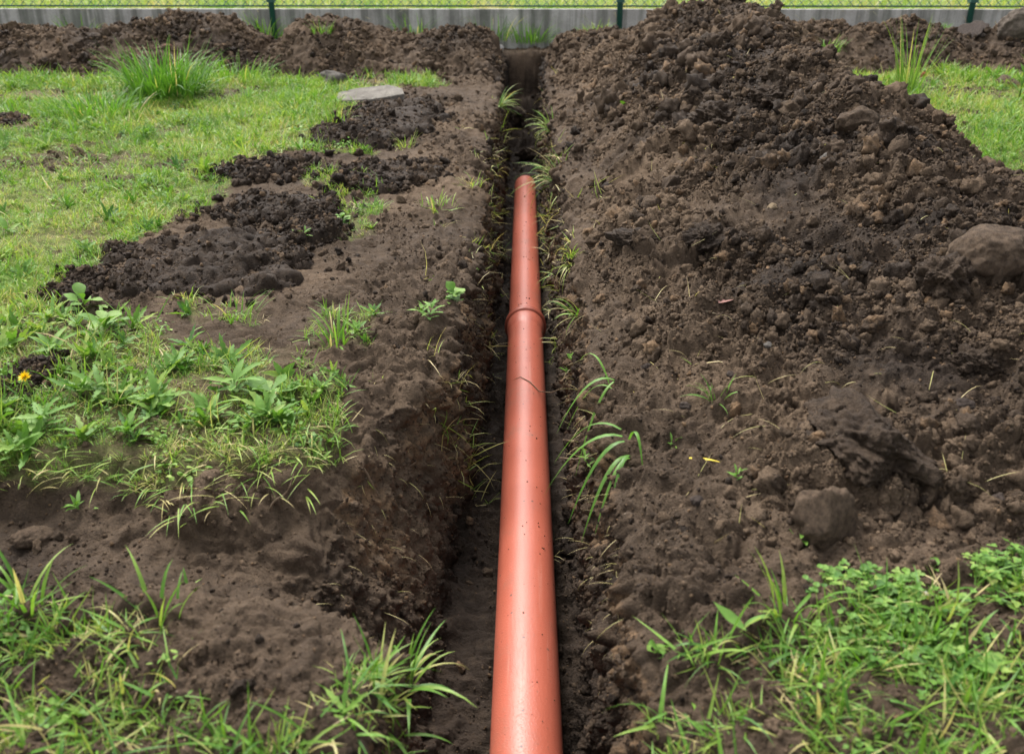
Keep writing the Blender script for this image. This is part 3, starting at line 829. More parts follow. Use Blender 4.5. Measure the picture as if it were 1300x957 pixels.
fence = tag(empty('fence', (0, FY, 0.1)), 'green chain link fence on grey concrete base panels across the far end', 'fence')
def local(o): o.matrix_parent_inverse.identity(); return o
posts = [(-2.5 * 3 + 0.68) + 2.5 * i for i in range(7)]      # 2.5 m apart
posts = [x - 0.0 for x in posts]
WT = 0.435 - 0.1
for i in range(6):
    mb = MB(); mb.box(posts[i] + 0.006, posts[i + 1] - 0.006, -0.03, 0.025, -0.12, WT); pn = mb.build('base_panel', CONC, fence)
    bv = pn.modifiers.new('bevel', 'BEVEL'); bv.width = 0.006; bv.segments = 2
for x in posts:
    mb = MB(); mb.tube([(x, -0.052, -0.1), (x, -0.052, WT + 1.16)], 0.021, 12); po = mb.build('post', GREEN, fence, True)
    mb = MB(); mb.tube([(x, -0.052, WT + 1.16), (x, -0.052, WT + 1.185)], [0.025, 0.018], 12); mb.build('post_cap', GREEN, po, True)
    for hz in (0.045, 0.6, 1.1):
        mb = MB(); mb.box(x - 0.028, x + 0.028, -0.078, -0.026, WT + hz, WT + hz + 0.022); mb.build('clamp', GREEN, po)
mb = MB()
x0f, x1f, z0f, z1f = posts[0], posts[-1], WT + 0.02, WT + 1.12
ZH = z1f - z0f
def wire(xa, xb, za, zb, yo):
    mb.tube([(xa, yo, za), (xb, yo + 0.0, zb)], 0.0028, 3)
xq = x0f - ZH
while xq < x1f:
    a0, a1 = max(xq, x0f), min(xq + ZH, x1f)
    wire(a0, a1, z0f + (a0 - xq), z0f + (a1 - xq), -0.0265)
    wire(a0, a1, z1f - (a0 - xq), z1f - (a1 - xq), -0.0225)
    xq += 0.07
wm = mb.build('wire_mesh', WIRE, fence); wm['kind'] = 'stuff'
for z in (z0f, z0f + 0.55, z1f):
    mb = MB(); mb.tube([(x0f, -0.029, z), (x1f, -0.029, z)], 0.0055, 5); mb.build('tension_wire', WIRE, fence)

# grass tufts growing at the foot of the wall
def tuft(px, py, n, lmin, lmax, wd, label, t0=0.1, t1=0.5, rad=0.03, lean=0.7, group=None, at_pos=None, az=None, seg=6, straw=0.05, curl=(0.2, 1.4)):
    x, y, z = at_pos if at_pos else ground_at(px, py)
    if at_pos is None: z = surface_z(x, y)
    r = rad * np.sqrt(U(0, 1, n)); th = U(0, 6.28, n)
    b_ = np.stack([r * np.cos(th), r * np.sin(th), np.full(n, -0.008)], -1)
    aa = th + U(-0.8, 0.8, n) if az is None else az + RNG.normal(0, 0.5, n)
    ti = np.where(RNG.random(n) < straw, U(0.75, 1, n), U(t0, t1, n))
    arr = blade_arrays(b_, aa, U(lmin, lmax, n), wd * U(0.7, 1.2, n), np.abs(RNG.normal(0, 0.5, n)) * lean + 0.05, U(curl[0], curl[1], n), ti, seg, twist=U(-0.8, 0.8, n))
    o = link(bpy.data.objects.new('grass_tuft', foliage_mesh('grass_tuft', arr, GRASS)))
    o.location = (x, y, z)
    return tag(o, label, 'grass tuft', group)

from mathutils.bvhtree import BVHTree
def surface_z(x, y):
    z = ground_height(x, y)
    for hp, _ in HEAPS:
        yv = hp[:, :, 1]
        if not (yv.min() <= y <= yv.max()): continue
        i = int(np.argmin(np.abs(yv[:, hp.shape[1] // 2] - y))); row = hp[i]
        if not (row[:, 0].min() <= x <= row[:, 0].max()): continue
        j = int(np.argmin(np.abs(row[:, 0] - x))); z = max(z, float(row[j, 2]))
    return z

def wall_pos(px, z=0.30, y=6.66): return ((px - 664) / 170.0, y, z)
for px, n_, h_, lb in ((118, 60, 0.16, 'grass clump against the wall behind the left soil heap, second from the left edge'),
                       (40, 40, 0.13, 'small grass clump against the wall at the far left of the frame'),
                       (348, 70, 0.20, 'grass clump under the left fence post in the dip of the soil heap'),
                       (425, 40, 0.15, 'short grass clump behind the highest hump of the left soil heap'),
                       (528, 60, 0.18, 'grass clump against the wall behind the low part of the left soil heap'),
                       (625, 60, 0.16, 'grass clump against the wall just left of the trench end'),
                       (672, 90, 0.16, 'grass clump against the wall at the very end of the trench')):
    tuft(0, 0, n_, h_ * 0.6, h_ * 1.45, 0.007, lb, 0.1, 0.4, 0.14, 0.6, 'grass clumps at the foot of the wall', wall_pos(px, 0.235 if px < 640 else 0.22))

# ------------------------------------------------------------------ the pipe
def pipe_mat():
    m, t, p = new_mat('orange_brown_plastic'); pos = geo_pos(t)
    n = noise(t, 5, 4, 0.6, pos)
    c = ramp(t, n.outputs[0], [(0.3, (0.335, 0.083, 0.049)), (0.7, (0.405, 0.104, 0.063))]).outputs[0]
    def specks(scale, thr, size):
        v = N(t, 'ShaderNodeTexVoronoi'); v.inputs['Scale'].default_value = scale; t.links.new(pos, v.inputs['Vector'])
        a = ramp(t, v.outputs['Distance'], [(size, (1, 1, 1)), (size + 0.05, (0, 0, 0))]).outputs[0]
        sp = N(t, 'ShaderNodeSeparateColor'); t.links.new(v.outputs['Color'], sp.inputs[0])
        return mth(t, 'MULTIPLY', a, mth(t, 'GREATER_THAN', sp.outputs[0], thr))
    big = specks(48, 0.80, 0.10); sml = specks(140, 0.80, 0.15)
    c = mix(t, mth(t, 'MULTIPLY', sml, 0.65), c, (0.14, 0.07, 0.045)); c = mix(t, mth(t, 'MULTIPLY', big, 0.9), c, (0.05, 0.03, 0.022))
    # dusty soil film, patchy
    d = noise(t, 9, 6, 0.75, pos)
    c = mix(t, ramp(t, d.outputs[0], [(0.54, (0, 0, 0)), (0.76, (0.6,) * 3)]).outputs[0], c, (0.20, 0.105, 0.075))
    mpp = N(t, 'ShaderNodeMapping'); mpp.inputs['Scale'].default_value = (60, 2.0, 60); t.links.new(pos, mpp.inputs[0])
    scf = noise(t, 1.0, 5, 0.7, mpp.outputs[0])
    c = mix(t, ramp(t, scf.outputs[0], [(0.60, (0, 0, 0)), (0.74, (0.45,) * 3)]).outputs[0], c, (0.50, 0.26, 0.20))
    t.links.new(c, p.inputs['Base Color'])
    p.inputs['Roughness'].default_value = 0.41
    p.inputs['Specular IOR Level'].default_value = 0.5
    v = N(t, 'ShaderNodeTexVoronoi'); v.inputs['Scale'].default_value = 330; t.links.new(pos, v.inputs['Vector'])
    dr = ramp(t, v.outputs['Distance'], [(0.1, (1, 1, 1)), (0.45, (0, 0, 0))]).outputs[0]
    b1 = bump(t, noise(t, 420, 3, 0.6, pos).outputs[0], 0.2, 0.0010)
    t.links.new(bump(t, dr, 0.32, 0.0010, b1), p.inputs['Normal'])
    return m
PIPE = pipe_mat()
YC = 2.66                                   # mouth of the socket
yend = 4.60
pr_ = PIPE_R
near = tag(empty('drain_pipe', (0, 0.64, PIPE_Z)), 'near orange plastic drain pipe with the flared socket at its far end', 'drain pipe', 'orange drain pipes in the trench')
L = YC - 0.64
mb = MB(); mb.lathe_y([(0.0, pr_), (L - 0.10, pr_), (L - 0.088, pr_ + 0.0012), (L - 0.078, pr_ + 0.0045), (L - 0.022, pr_ + 0.0048)], 72)
body = mb.build('pipe_body', PIPE, near, True)
mb = MB(); mb.lathe_y([(L - 0.022, pr_ + 0.0048), (L - 0.0205, pr_ + 0.0085), (L - 0.016, pr_ + 0.0130), (L - 0.011, pr_ + 0.0126), (L - 0.007, pr_ + 0.008), (L - 0.005, pr_ + 0.0052), (L - 0.002, pr_ + 0.005), (L, pr_ + 0.0100), (L + 0.004, pr_ + 0.0110), (L + 0.008, pr_ + 0.0090), (L + 0.009, pr_ + 0.004), (L + 0.007, pr_ + 0.0004)], 72)
mb.build('socket_ring', PIPE, near, True)
far = tag(empty('drain_pipe', (0, YC - 0.06, PIPE_Z)), 'far orange plastic drain pipe with its open plain end deep in the trench', 'drain pipe', 'orange drain pipes in the trench')
L2 = yend - (YC - 0.06)
mb = MB(); mb.lathe_y([(0.0, pr_ - 0.0004), (L2 - 0.012, pr_ - 0.0004), (L2, pr_ - 0.003), (L2, pr_ - 0.006), (L2 - 0.3, pr_ - 0.006)], 72)
mb.build('pipe_body', PIPE, far, True)
near.location.x = far.location.x = 0.004

# ------------------------------------------------------------------ stones and debris
def stone(px, py, w_px, label, mat, squash=(1, 0.85, 0.7), seed=1, name='stone', cat='stone', cuts=2, rough=0.16, sub=4, group='stones lying on the soil', sink=0.3, rz=None, lift=0.0, pos3=None, asp=None):
    """py: the foot of the stone in the photograph"""
    if pos3: x, y, z = pos3
    else:
        x, y, z = ray_surface(px, py)
    depth = y / math.cos(0.3)
    r = 0.5 * w_px * depth / F
    v, f = rock_shape(sub, seed, rough, squash, cuts)
    o = link(bpy.data.objects.new(name, mesh_from(name, v, f, mat)))
    o.scale = (r, r, r)
    o.location = (x, y + r * 0.3, z + r * squash[2] * (1 - 2 * sink) + lift); o.rotation_euler = (U(-0.15, 0.15), U(-0.15, 0.15), U(0, 6.28) if rz is None else rz)
    return tag(o, label, cat, group)

def ray_surface(px, py):
    """where the sight line meets soil or heap"""
    a, b_ = px - 650.0, py - 434.0
    d = Vector((a, F * math.cos(PITCH) - b_ * math.sin(PITCH), -F * math.sin(PITCH) - b_ * math.cos(PITCH)))
    d.rotate(Euler((0, 0, YAW)))
    d /= d.y
    y = 0.6
    while y < 6.7:
        p_ = Vector((CAMX, 0, CAMZ)) + d * y
        if p_.z <= surface_z(p_.x, p_.y): break
        y += 0.012 * y
    return p_.x, p_.y, p_.z

stone(1262, 338, 104, 'large round earthy boulder at the right end of the soil heap beside the lawn', ROCK_EARTHY, (1, 0.9, 0.72), 21, 'boulder', cuts=0, rough=0.11, sub=5, sink=0.36, rz=0.5)
stone(1048, 690, 104, 'dark pointed earthy stone at the foot of the heap near the foreground clover', ROCK_EARTHY, (1, 0.75, 1.0), 33, cuts=5, rough=0.16, sub=5, sink=0.2, rz=0.4)
stone(829, 272, 36, 'grey brown stone midway down the left slope of the long heap', ROCK_EARTHY, (1, 0.9, 0.85), 5, sink=0.25)
stone(1066, 192, 30, 'rounded brown stone upper right on the long heap', ROCK_EARTHY, (1, 0.8, 0.6), 6)
stone(1052, 206, 22, 'small grey stone touching the rounded brown stone high on the heap', ROCK_GREY, (1, 0.8, 0.7), 7)
stone(981, 268, 15, 'small tan stone in the middle of the long heap', ROCK_TAN, (1, 0.8, 0.9), 8, sub=3)
stone(420, 108, 38, 'pale grey stone on the lawn in front of the left back heap', ROCK_GREY, (1, 0.7, 0.55), 9, sink=0.25, rz=0.2)
stone(1294, 46, 46, 'big grey brown boulder resting on the back heap at the right frame edge', ROCK_BOULDER, (1, 0.8, 0.9), 10, 'boulder', rough=0.12, sub=5, rz=0.3)
stone(1092, 162, 52, 'broken grey brown chunk of hard ground behind the crest of the heap beside the lawn', ROCK_EARTHY, (1, 0.7, 0.75), 11, cuts=6, sub=5, rough=0.14, rz=0.2, sink=0.45)
stone(1238, 50, 52, 'dark brown overhanging soil lump on the back heap left of the grey brown boulder', ROCK_DARK, (1, 0.7, 0.5), 12, 'soil_lump', 'soil lump', 2, 0.25, 5, None)
stone(636, 66, 9, 'small white stone at the left rim of the trench end', ROCK_WHITE, (0.8, 0.8, 1), 13, sub=3, sink=0.1)
stone(633, 84, 8, 'small tan stone on the left trench rim below the white one', ROCK_TAN, (1, 1, 0.9), 14, sub=3, sink=0.1)
stone(232, 68, 20, 'dull grey stone at the foot of the left back heap behind the tall grass tuft', ROCK_EARTHY, (1, 0.8, 0.8), 15, sub=3)
stone(298, 60, 12, 'small tan stone on the left back heap right of the tall grass tuft', ROCK_TAN, (1, 0.8, 0.6), 16, sub=3)
stone(1122, 662, 18, 'small brown stone right of the dark pointed stone', ROCK_EARTHY, (1, 0.8, 0.8), 17, sub=3)
stone(1282, 110, 34, 'flat brown stone in the lawn by the tall leafy stalk at the right edge', ROCK_EARTHY, (1, 0.7, 0.5), 18)
stone(40, 692, 62, 'brown soil caked stone at the left edge below the weeds', ROCK_EARTHY, (1, 0.7, 0.5), 19, cuts=3, sub=5, sink=0.3, rz=0.3)
stone(325, 640, 32, 'rounded brown stone under the overhanging sod on the left', ROCK_EARTHY, (1, 0.8, 0.8), 20, sub=4)
stone(975, 440, 14, 'small grey stone half way down the camera side of the heap', ROCK_GREY, (1, 0.8, 0.6), 23, sub=3)
stone(812, 245, 20, 'small earthy stone just above the grey brown stone on the heap slope', ROCK_EARTHY, (1, 0.8, 0.8), 24, sub=3)
stone(212, 63, 14, 'reddish brick fragment on the left back heap behind the tall grass tuft', BRICKISH, (1, 0.6, 0.5), 25, 'brick_fragment', 'brick fragment', 5, 0.1, 3, None, 0.1)
stone(226, 71, 12, 'red brick fragment at the back of the tall grass tuft', TERRACOTTA, (1, 0.6, 0.5), 26, 'brick_fragment', 'brick fragment', 5, 0.1, 3, None, 0.1)
stone(1172, 101, 10, 'orange brick fragment on the right lawn under the back heap', TERRACOTTA, (1, 0.7, 0.9), 27, 'brick_fragment', 'brick fragment', 4, 0.1, 3, None, 0.1)
stone(1005, 144, 8, 'tiny orange brick fragment high on the long heap', TERRACOTTA, (1, 0.8, 0.7), 28, 'brick_fragment', 'brick fragment', 3, 0.1, 3, None, 0.0)
for i, (px, py, wp) in enumerate(((885, 640, 20), (1225, 520, 24), (1150, 590, 20), (1265, 640, 26), (870, 520, 17), (930, 480, 16), (1190, 450, 22), (820, 470, 16), (790, 300, 18), (770, 240, 14))):
    where = ['near the yellow leaf', 'on the right flank of the heap', 'left of the lower right clover', 'above the clover at the right edge', 'above the small green tuft on the heap',
             'in the middle of the heap front', 'below the large boulder', 'by the right trench shoulder', 'left of the grey brown stone', 'high by the right trench edge'][i]
    stone(px, py, wp, 'rounded clod of brown soil ' + where, ROCK_DARK, (1, 0.85, 0.7), 60 + i, 'soil_clod', 'soil clod', 2, 0.25, 4, 'loose clods on the heap', 0.2)

# big dark clods of sticky soil lying on the heaps and in the trench end
def soil_lump(px, py, w_px, label, seed, squash=(1, 0.8, 0.6), pos3=None, sink=0.42, wet=0.85):
    o = stone(px, py, w_px, label, SOIL, squash, seed, 'soil_lump', 'soil lump', 1, 0.30, 6, 'big dark soil lumps', sink, None, 0.0, pos3)
    me = o.data; n_ = len(me.vertices); co = np.empty(n_ * 3, np.float32); me.vertices.foreach_get('co', co); co = co.reshape(-1, 3)
    d_ = 0.30 * (billow(co[:, 0] + co[:, 2] * 0.6, co[:, 1] - co[:, 2] * 0.7, 0.55, 5, seed, 0.6) - 0.45)
    co = co * (1 + d_)[:, None]; me.vertices.foreach_set('co', co.ravel())
    for k_, v_ in (('wet', wet), ('lawn', 0), ('sandy', 0)): attr(me, k_, np.full(n_, v_))
    return o
soil_lump(1105, 575, 190, 'largest dark sticky soil lump on the camera side of the long heap', 501, (1, 0.8, 0.55), sink=0.5)
soil_lump(1205, 365, 84, 'dark soil lump touching the large round boulder on its left', 502, (1, 0.8, 0.7))
soil_lump(905, 160, 64, 'dark purple brown soil lump high on the left flank of the long heap', 503)
soil_lump(985, 130, 56, 'dark soil lump near the crest of the long heap', 504)
soil_lump(805, 308, 60, 'flat dark slick soil lump below the grey brown stone on the heap', 505, (1, 0.8, 0.35))
soil_lump(905, 310, 74, 'dark soil lump half way up the long heap beside a hollow', 506, (1, 0.8, 0.5))
soil_lump(1240, 470, 80, 'dark soil lump below the large round boulder', 507, (1, 0.8, 0.5))
soil_lump(0, 0, 26, 'upper soil lump fallen into the trench end', 508, pos3=(-0.04, 6.02, -0.20))
soil_lump(0, 0, 30, 'lower soil lump on the trench floor behind the pipe', 509, pos3=(0.05, 5.45, -0.36))

# flat concrete slab on the lawn
x, y, z = ground_at(472, 126)
ou = [(-0.17, -0.10), (-0.02, -0.155), (0.15, -0.13), (0.165, 0.02), (0.12, 0.15), (-0.05, 0.17), (-0.15, 0.12), (-0.18, 0.0)]
mb = MB(); ring = [(px_, py_, 0.0) for px_, py_ in ou] + [(px_ * 1.01, py_ * 1.01, 0.028 + 0.004 * math.sin(7 * px_)) for px_, py_ in ou] + [(0, 0, 0.031)]
mb.add(ring, [(i, (i + 1) % 8, 8 + (i + 1) % 8, 8 + i) for i in range(8)] + [(8 + i, 8 + (i + 1) % 8, 16) for i in range(8)] + [tuple(range(7, -1, -1))])
slab = mb.build('concrete_slab', SLAB); bv = slab.modifiers.new('bevel', 'BEVEL'); bv.width = 0.006; bv.segments = 2; bv.limit_method = 'ANGLE'
slab.location = (x, y, surface_z(x, y) - 0.006); slab.rotation_euler = (0.05, -0.06, 0.3)
tag(slab, 'flat grey concrete slab lying at the lawn edge behind the dark soil clump', 'slab')
# wooden splinter and shards
def stick(pts, rad, label, name='stick', cat='stick', mat=WOOD, group=None):
    mb = MB(); mb.tube(pts, rad, 6)
    return tag(mb.build(name, mat, None, True), label, cat, group)
x, y, z = ray_surface(556, 82); stick([(x - 0.07, y, z + 0.01), (x, y - 0.01, z + 0.035), (x + 0.07, y + 0.02, z + 0.06)], [0.008, 0.012, 0.006], 'pale wooden splinter sticking out of the left back heap')
x, y, z = ray_surface(912, 400); stick([(x - 0.04, y, z + 0.012), (x, y - 0.008, z + 0.004), (x + 0.035, y - 0.02, z + 0.006)], 0.0011, 'thin yellowish straw stalk on the front of the long heap', 'straw', 'straw')

# root over the pipe
root = [(-0.03, 2.145, PIPE_Z + 0.050), (-0.01, 2.15, PIPE_Z + 0.0565), (0.015, 2.12, PIPE_Z + 0.0565), (0.04, 2.08, PIPE_Z + 0.048), (0.07, 2.05, PIPE_Z + 0.06), (0.10, 2.02, PIPE_Z + 0.09), (0.14, 2.0, PIPE_Z + 0.15)]
stick(root, [0.0007, 0.0011, 0.0013, 0.0014, 0.0016, 0.002, 0.002], 'thin brown root lying across the orange pipe', 'root', 'root', ROOT)
for (a, b_, lb) in (((640, 565), (500, 590), 'pale root sticking out of the left slope above the recess'), ((455, 590), (495, 640), 'forked dry root hanging from the left sod edge'),
                    ((345, 655), (372, 605), 'grey twig leaning against the left sod edge')):
    p1 = Vector(ray_surface(*a)); p2 = Vector(ray_surface(*b_)); d = p2 - p1
    if d.length > 0.22: p1 = p2 - d.normalized() * 0.2; d = p2 - p1
    if 'twig' in lb: p2 = p1 + Vector((0.04, 0.02, 0.07)); d = p2 - p1
    pts = [p1 + d * q_ + Vector((0, -0.008, 0.012 * math.sin(q_ * 5 + 1) + 0.006)) for q_ in np.linspace(0, 1, 7)]
    stick(pts, [0.0022, 0.002, 0.0018, 0.0016, 0.0014, 0.0012, 0.0008], lb, 'root', 'root', ROOT)
for dx, yv, ln in ((0.07, 1.55, 0.05), (0.068, 1.48, 0.06)):
    pts = [(0.128, yv, -0.12), (0.10, yv - 0.005, -0.125), (0.128 - ln, yv + 0.01, -0.13)]
    stick(pts, [0.003, 0.0025, 0.0015], 'upper short root stub sticking out of the right trench wall' if yv > 1.5 else 'lower short root stub sticking out of the right trench wall', 'root', 'root', ROOT)

# many hair roots in the trench walls
wgt = cell * np.clip(GWALL, 0, 1) * (Z > -0.25) * (Y > 0.9) * (Y < 5.6) / Y
k = choose(wgt, 520); rp = P.reshape(-1, 3)[k]; rn = NRM.reshape(-1, 3)[k]
az = np.arctan2(rn[:, 1], rn[:, 0]) + RNG.normal(0, 0.6, 520)
arr = blade_arrays(rp - rn * 0.004, az, U(0.015, 0.06, 520), 0.0009, U(0.9, 1.9, 520), U(0.2, 1.6, 520), U(0.8, 1.0, 520), 5)
tag(link(bpy.data.objects.new('root_fibres', foliage_mesh('root_fibres', arr, GRASS))), 'fine pale root fibres hanging from both trench walls', kind='stuff')
hp0 = HEAPS[0][0]; k = choose(np.abs(np.gradient(hp0[..., 0], axis=1) * np.gradient(hp0[..., 1], axis=0)) / hp0[..., 1] ** 1.6, 420); rp = hp0.reshape(-1, 3)[k] + np.array([0, 0, 0.004])
arr = blade_arrays(rp, U(0, 6.28, 420), U(0.02, 0.08, 420), U(0.0008, 0.0017, 420), U(0.7, 1.6, 420), U(-0.3, 1.5, 420), U(0.75, 1.0, 420), 6)
tag(link(bpy.data.objects.new('root_fibres', foliage_mesh('root_fibres', arr, GRASS))), 'fine pale rootlets and straw sticking out of the long heap', kind='stuff')
# pale grass flopping over the sod edge
bb = bench(X, Y); wgt = cell * (bb > 0.02) * (bb < 0.6) * (Y > 1.1) * (X > -1.3) * (X < -0.36)
k = choose(wgt, 280); rp = P.reshape(-1, 3)[k]; rp[:, 2] += 0.006
arr = blade_arrays(rp, -1.57 + RNG.normal(0, 0.9, 280), U(0.025, 0.085, 280), U(0.0014, 0.0034, 280), U(0.9, 1.5, 280), U(0.1, 1.0, 280), U(0.3, 1.0, 280), 7, twist=U(-1, 1, 280))
tag(link(bpy.data.objects.new('grass', foliage_mesh('grass', arr, GRASS))), 'pale flattened grass hanging over the cut sod edge', kind='stuff')
# scattered straw over left soil
wgt = cell * ((1 - GLAWN) * sstep(-0.2, -0.4, X) * (Y < 1.5) * (Y > 0.9) + 0.25 * sstep(0.1, 0.16, np.abs(X)) * (np.abs(X) < 0.6)) * (Y > 0.9) * (Y < 5) * (np.abs(X) < half) / Y ** 1.5
k = choose(wgt, 700); rp = P.reshape(-1, 3)[k]; rp[:, 2] += 0.004
arr = blade_arrays(rp, U(0, 6.28, 700), U(0.015, 0.07, 700), U(0.0008, 0.002, 700), U(1.2, 1.6, 700), U(-0.3, 0.5, 700), U(0.7, 1.0, 700), 5)
tag(link(bpy.data.objects.new('straw', foliage_mesh('straw', arr, GRASS))), 'thin dry straws strewn over the bare soil', kind='stuff')

# ------------------------------------------------------------------ grass tufts
tuft(212, 126, 520, 0.10, 0.34, 0.008, 'big dense grass tuft in the lawn in front of the left back heap', 0.0, 0.3, 0.19, 0.8, straw=0.02)
tuft(125, 150, 320, 0.06, 0.19, 0.007, 'lower grass tuft beside the big dense one, on its left', 0.05, 0.4, 0.22, 1.0)
tuft(290, 104, 240, 0.06, 0.17, 0.007, 'low grass tuft between the big tuft and the pale grey stone', 0.1, 0.45, 0.26, 1.0)
tuft(1152, 130, 40, 0.15, 0.42, 0.0075, 'tall sparse upright grass tuft on the right lawn behind the heap', 0.25, 0.5, 0.06, 0.25, curl=(0.0, 0.5))
tuft(1045, 95, 60, 0.06, 0.14, 0.006, 'small grass tuft at the back of the long heap', 0.15, 0.5, 0.08, 0.8)
tuft(1185, 78, 120, 0.03, 0.08, 0.004, 'mossy green tuft on the right back heap', 0.05, 0.4, 0.05, 1.0)
tuft(552, 70, 110, 0.03, 0.09, 0.004, 'green mossy tuft on the left back heap above the wooden splinter', 0.1, 0.5, 0.06, 1.0)
tuft(412, 90, 40, 0.05, 0.12, 0.005, 'small grass tuft behind the pale grey stone', 0.1, 0.4, 0.06, 0.6)
tuft(755, 75, 90, 0.05, 0.13, 0.005, 'yellow green grass tuft near the right rim of the trench end', 0.3, 0.7, 0.10, 1.1)
tuft(515, 185, 40, 0.03, 0.09, 0.0035, 'pale dry grass tuft on the dark clump in front of the slab', 0.4, 0.8, 0.04, 1.0)
tuft(430, 165, 50, 0.06, 0.14, 0.004, 'straggly grass tuft at the left of the dark clump by the slab', 0.25, 0.6, 0.05, 0.8)
tuft(555, 265, 40, 0.03, 0.07, 0.004, 'low pale green tuft on the left trench shoulder', 0.3, 0.7, 0.06, 1.2)
tuft(428, 432, 36, 0.05, 0.11, 0.0045, 'grass tuft on bare soil left of the trench weed', 0.15, 0.5, 0.03, 1.3)
tuft(295, 405, 40, 0.04, 0.10, 0.0035, 'flattened grass tuft below the largest dark clump', 0.15, 0.5, 0.05, 1.5)
tuft(905, 546, 16, 0.03, 0.07, 0.004, 'small bright green tuft on the front of the long heap', 0.05, 0.3, 0.012, 1.0)
tuft(600, 235, 30, 0.03, 0.08, 0.003, 'pale tuft on the left trench edge level with the pipe end', 0.4, 0.8, 0.03, 1.3)
def edge_tuft(x, y, z, n, l0, l1, wd, az, label, t0=0.1, t1=0.5, lean=1.6, straw=0.15, curl=(0.6, 1.6)):
    tuft(0, 0, n, l0, l1, wd, label, t0, t1, 0.018, lean, None, (x, y, z), az, 7, straw, curl)
edge_tuft(0.125, 3.3, 0.0, 40, 0.08, 0.2, 0.005, 3.14, 'long grass tuft hanging over the right trench edge beside the pipe end', 0.1, 0.6)
edge_tuft(0.125, 4.2, 0.03, 40, 0.06, 0.16, 0.005, 3.0, 'grass tuft on the right trench edge behind the pipe end', 0.3, 0.7)
edge_tuft(-0.125, 4.6, 0.08, 36, 0.06, 0.18, 0.005, 0.3, 'grass tuft on the left trench edge behind the pipe end', 0.2, 0.7)
edge_tuft(0.135, 2.35, -0.02, 60, 0.05, 0.12, 0.003, -1.8, 'thin yellow green tuft drooping from the right edge above the socket', 0.4, 0.8)
edge_tuft(0.125, 2.0, -0.03, 18, 0.04, 0.09, 0.004, 3.3, 'small green tuft on the right trench edge beside the socket', 0.1, 0.5)

# long blades hanging over the right wall to the pipe
def hang(base, tip, sag, wd, tint, label):
    """a single curved blade from base to tip"""
    b_, t_ = Vector(base), Vector(tip); V_ = []; n_ = 9
    for i in range(n_ + 1):
        s_ = i / n_; p_ = b_.lerp(t_, s_) + Vector((0, 0, sag * 4 * s_ * (1 - s_)))
        d_ = (t_ - b_).normalized(); sd_ = d_.cross(Vector((0, 0, 1))).normalized()
        w_ = wd * (0.5 + 0.5 * min(1, s_ * 4)) * (1 - s_ ** 2.5) * 0.5 + 0.0002
        V_ += [p_ - sd_ * w_ - Vector((0, 0, w_ * 0.3)), p_, p_ + sd_ * w_ - Vector((0, 0, w_ * 0.3))]
    f_ = []
    for i in range(n_):
        for k_ in (0, 1): a_ = i * 3 + k_; f_.append((a_, a_ + 1, a_ + 4, a_ + 3))
    return np.array([v_[:] for v_ in V_]), np.array(f_), np.full(len(V_), tint)
def hanging(blades, label):
    b0 = Vector(blades[0][0]); sh = Vector((0.03, 0, 0.02)); root_ = tag(empty('grass_tuft', b0 + sh), label, 'grass tuft')
    for (p0, p1, sg, wd, ti) in blades:
        p0 = (p0[0] + 0.015, p0[1], max(surface_z(p0[0] + 0.015, p0[1]), surface_z(p0[0] + 0.005, p0[1] - 0.02)) + 0.012)
        link(bpy.data.objects.new('blade', foliage_mesh('blade', hang(Vector(p0) - b0 - sh, Vector(p1) - b0 - sh, sg + 0.03, wd * 0.9, ti, ''), GRASS)), root_)
hanging([((0.150, 1.31, 0), (0.035, 1.33, -0.11), 0.012, 0.012, 0.2), ((0.152, 1.30, 0), (0.075, 1.27, -0.13), 0.012, 0.011, 0.12), ((0.155, 1.285, 0), (0.095, 1.22, -0.13), 0.01, 0.009, 0.2),
         ((0.16, 1.27, 0), (0.135, 1.19, -0.06), 0.008, 0.008, 0.1), ((0.16, 1.28, 0), (0.115, 1.20, -0.10), 0.008, 0.007, 0.25), ((0.15, 1.33, 0), (0.055, 1.42, -0.10), 0.012, 0.009, 0.2), ((0.16, 1.30, 0), (0.19, 1.22, 0.0), 0.012, 0.007, 0.2)],
        'broad green grass blades hanging down the right trench wall onto the pipe')
hanging([((0.15, 1.47, 0), (0.06, 1.46, -0.06), 0.012, 0.010, 0.2), ((0.15, 1.48, 0), (0.095, 1.41, -0.12), 0.008, 0.006, 0.3), ((0.145, 1.50, 0), (0.11, 1.60, 0.03), 0.005, 0.005, 0.3), ((0.15, 1.49, 0), (0.085, 1.55, -0.10), 0.012, 0.006, 0.3)],
        'few green blades on the right trench wall just above the broad hanging ones')

# ------------------------------------------------------------------ broad leaved weeds: each leaf is a part
LEAFM = {}
def leaf_mesh(kind, i):
    if (kind, i) in LEAFM: return LEAFM[(kind, i)]
    lean, curl = [(0.7, 0.5), (1.0, 0.4), (1.25, 0.3), (1.45, -0.2)][i % 4]
    sp = {'lance': ('ovate', 0.24, 0.30), 'spoon': ('spoon', 0.42, 0.25), 'tooth': ('tooth', 0.30, 0.35), 'round': ('ovate', 0.85, 0.2), 'long': ('blade', 0.12, 0.3)}[kind]
    arr = blade_arrays(np.zeros((1, 3)), 0.0, 1.0, sp[1], lean, curl, 0.35 + 0.12 * (i % 3), 10, sp[0], fold=sp[2], wave=0.05)
    LEAFM[(kind, i)] = foliage_mesh('leaf', arr, LEAF)
    return LEAFM[(kind, i)]

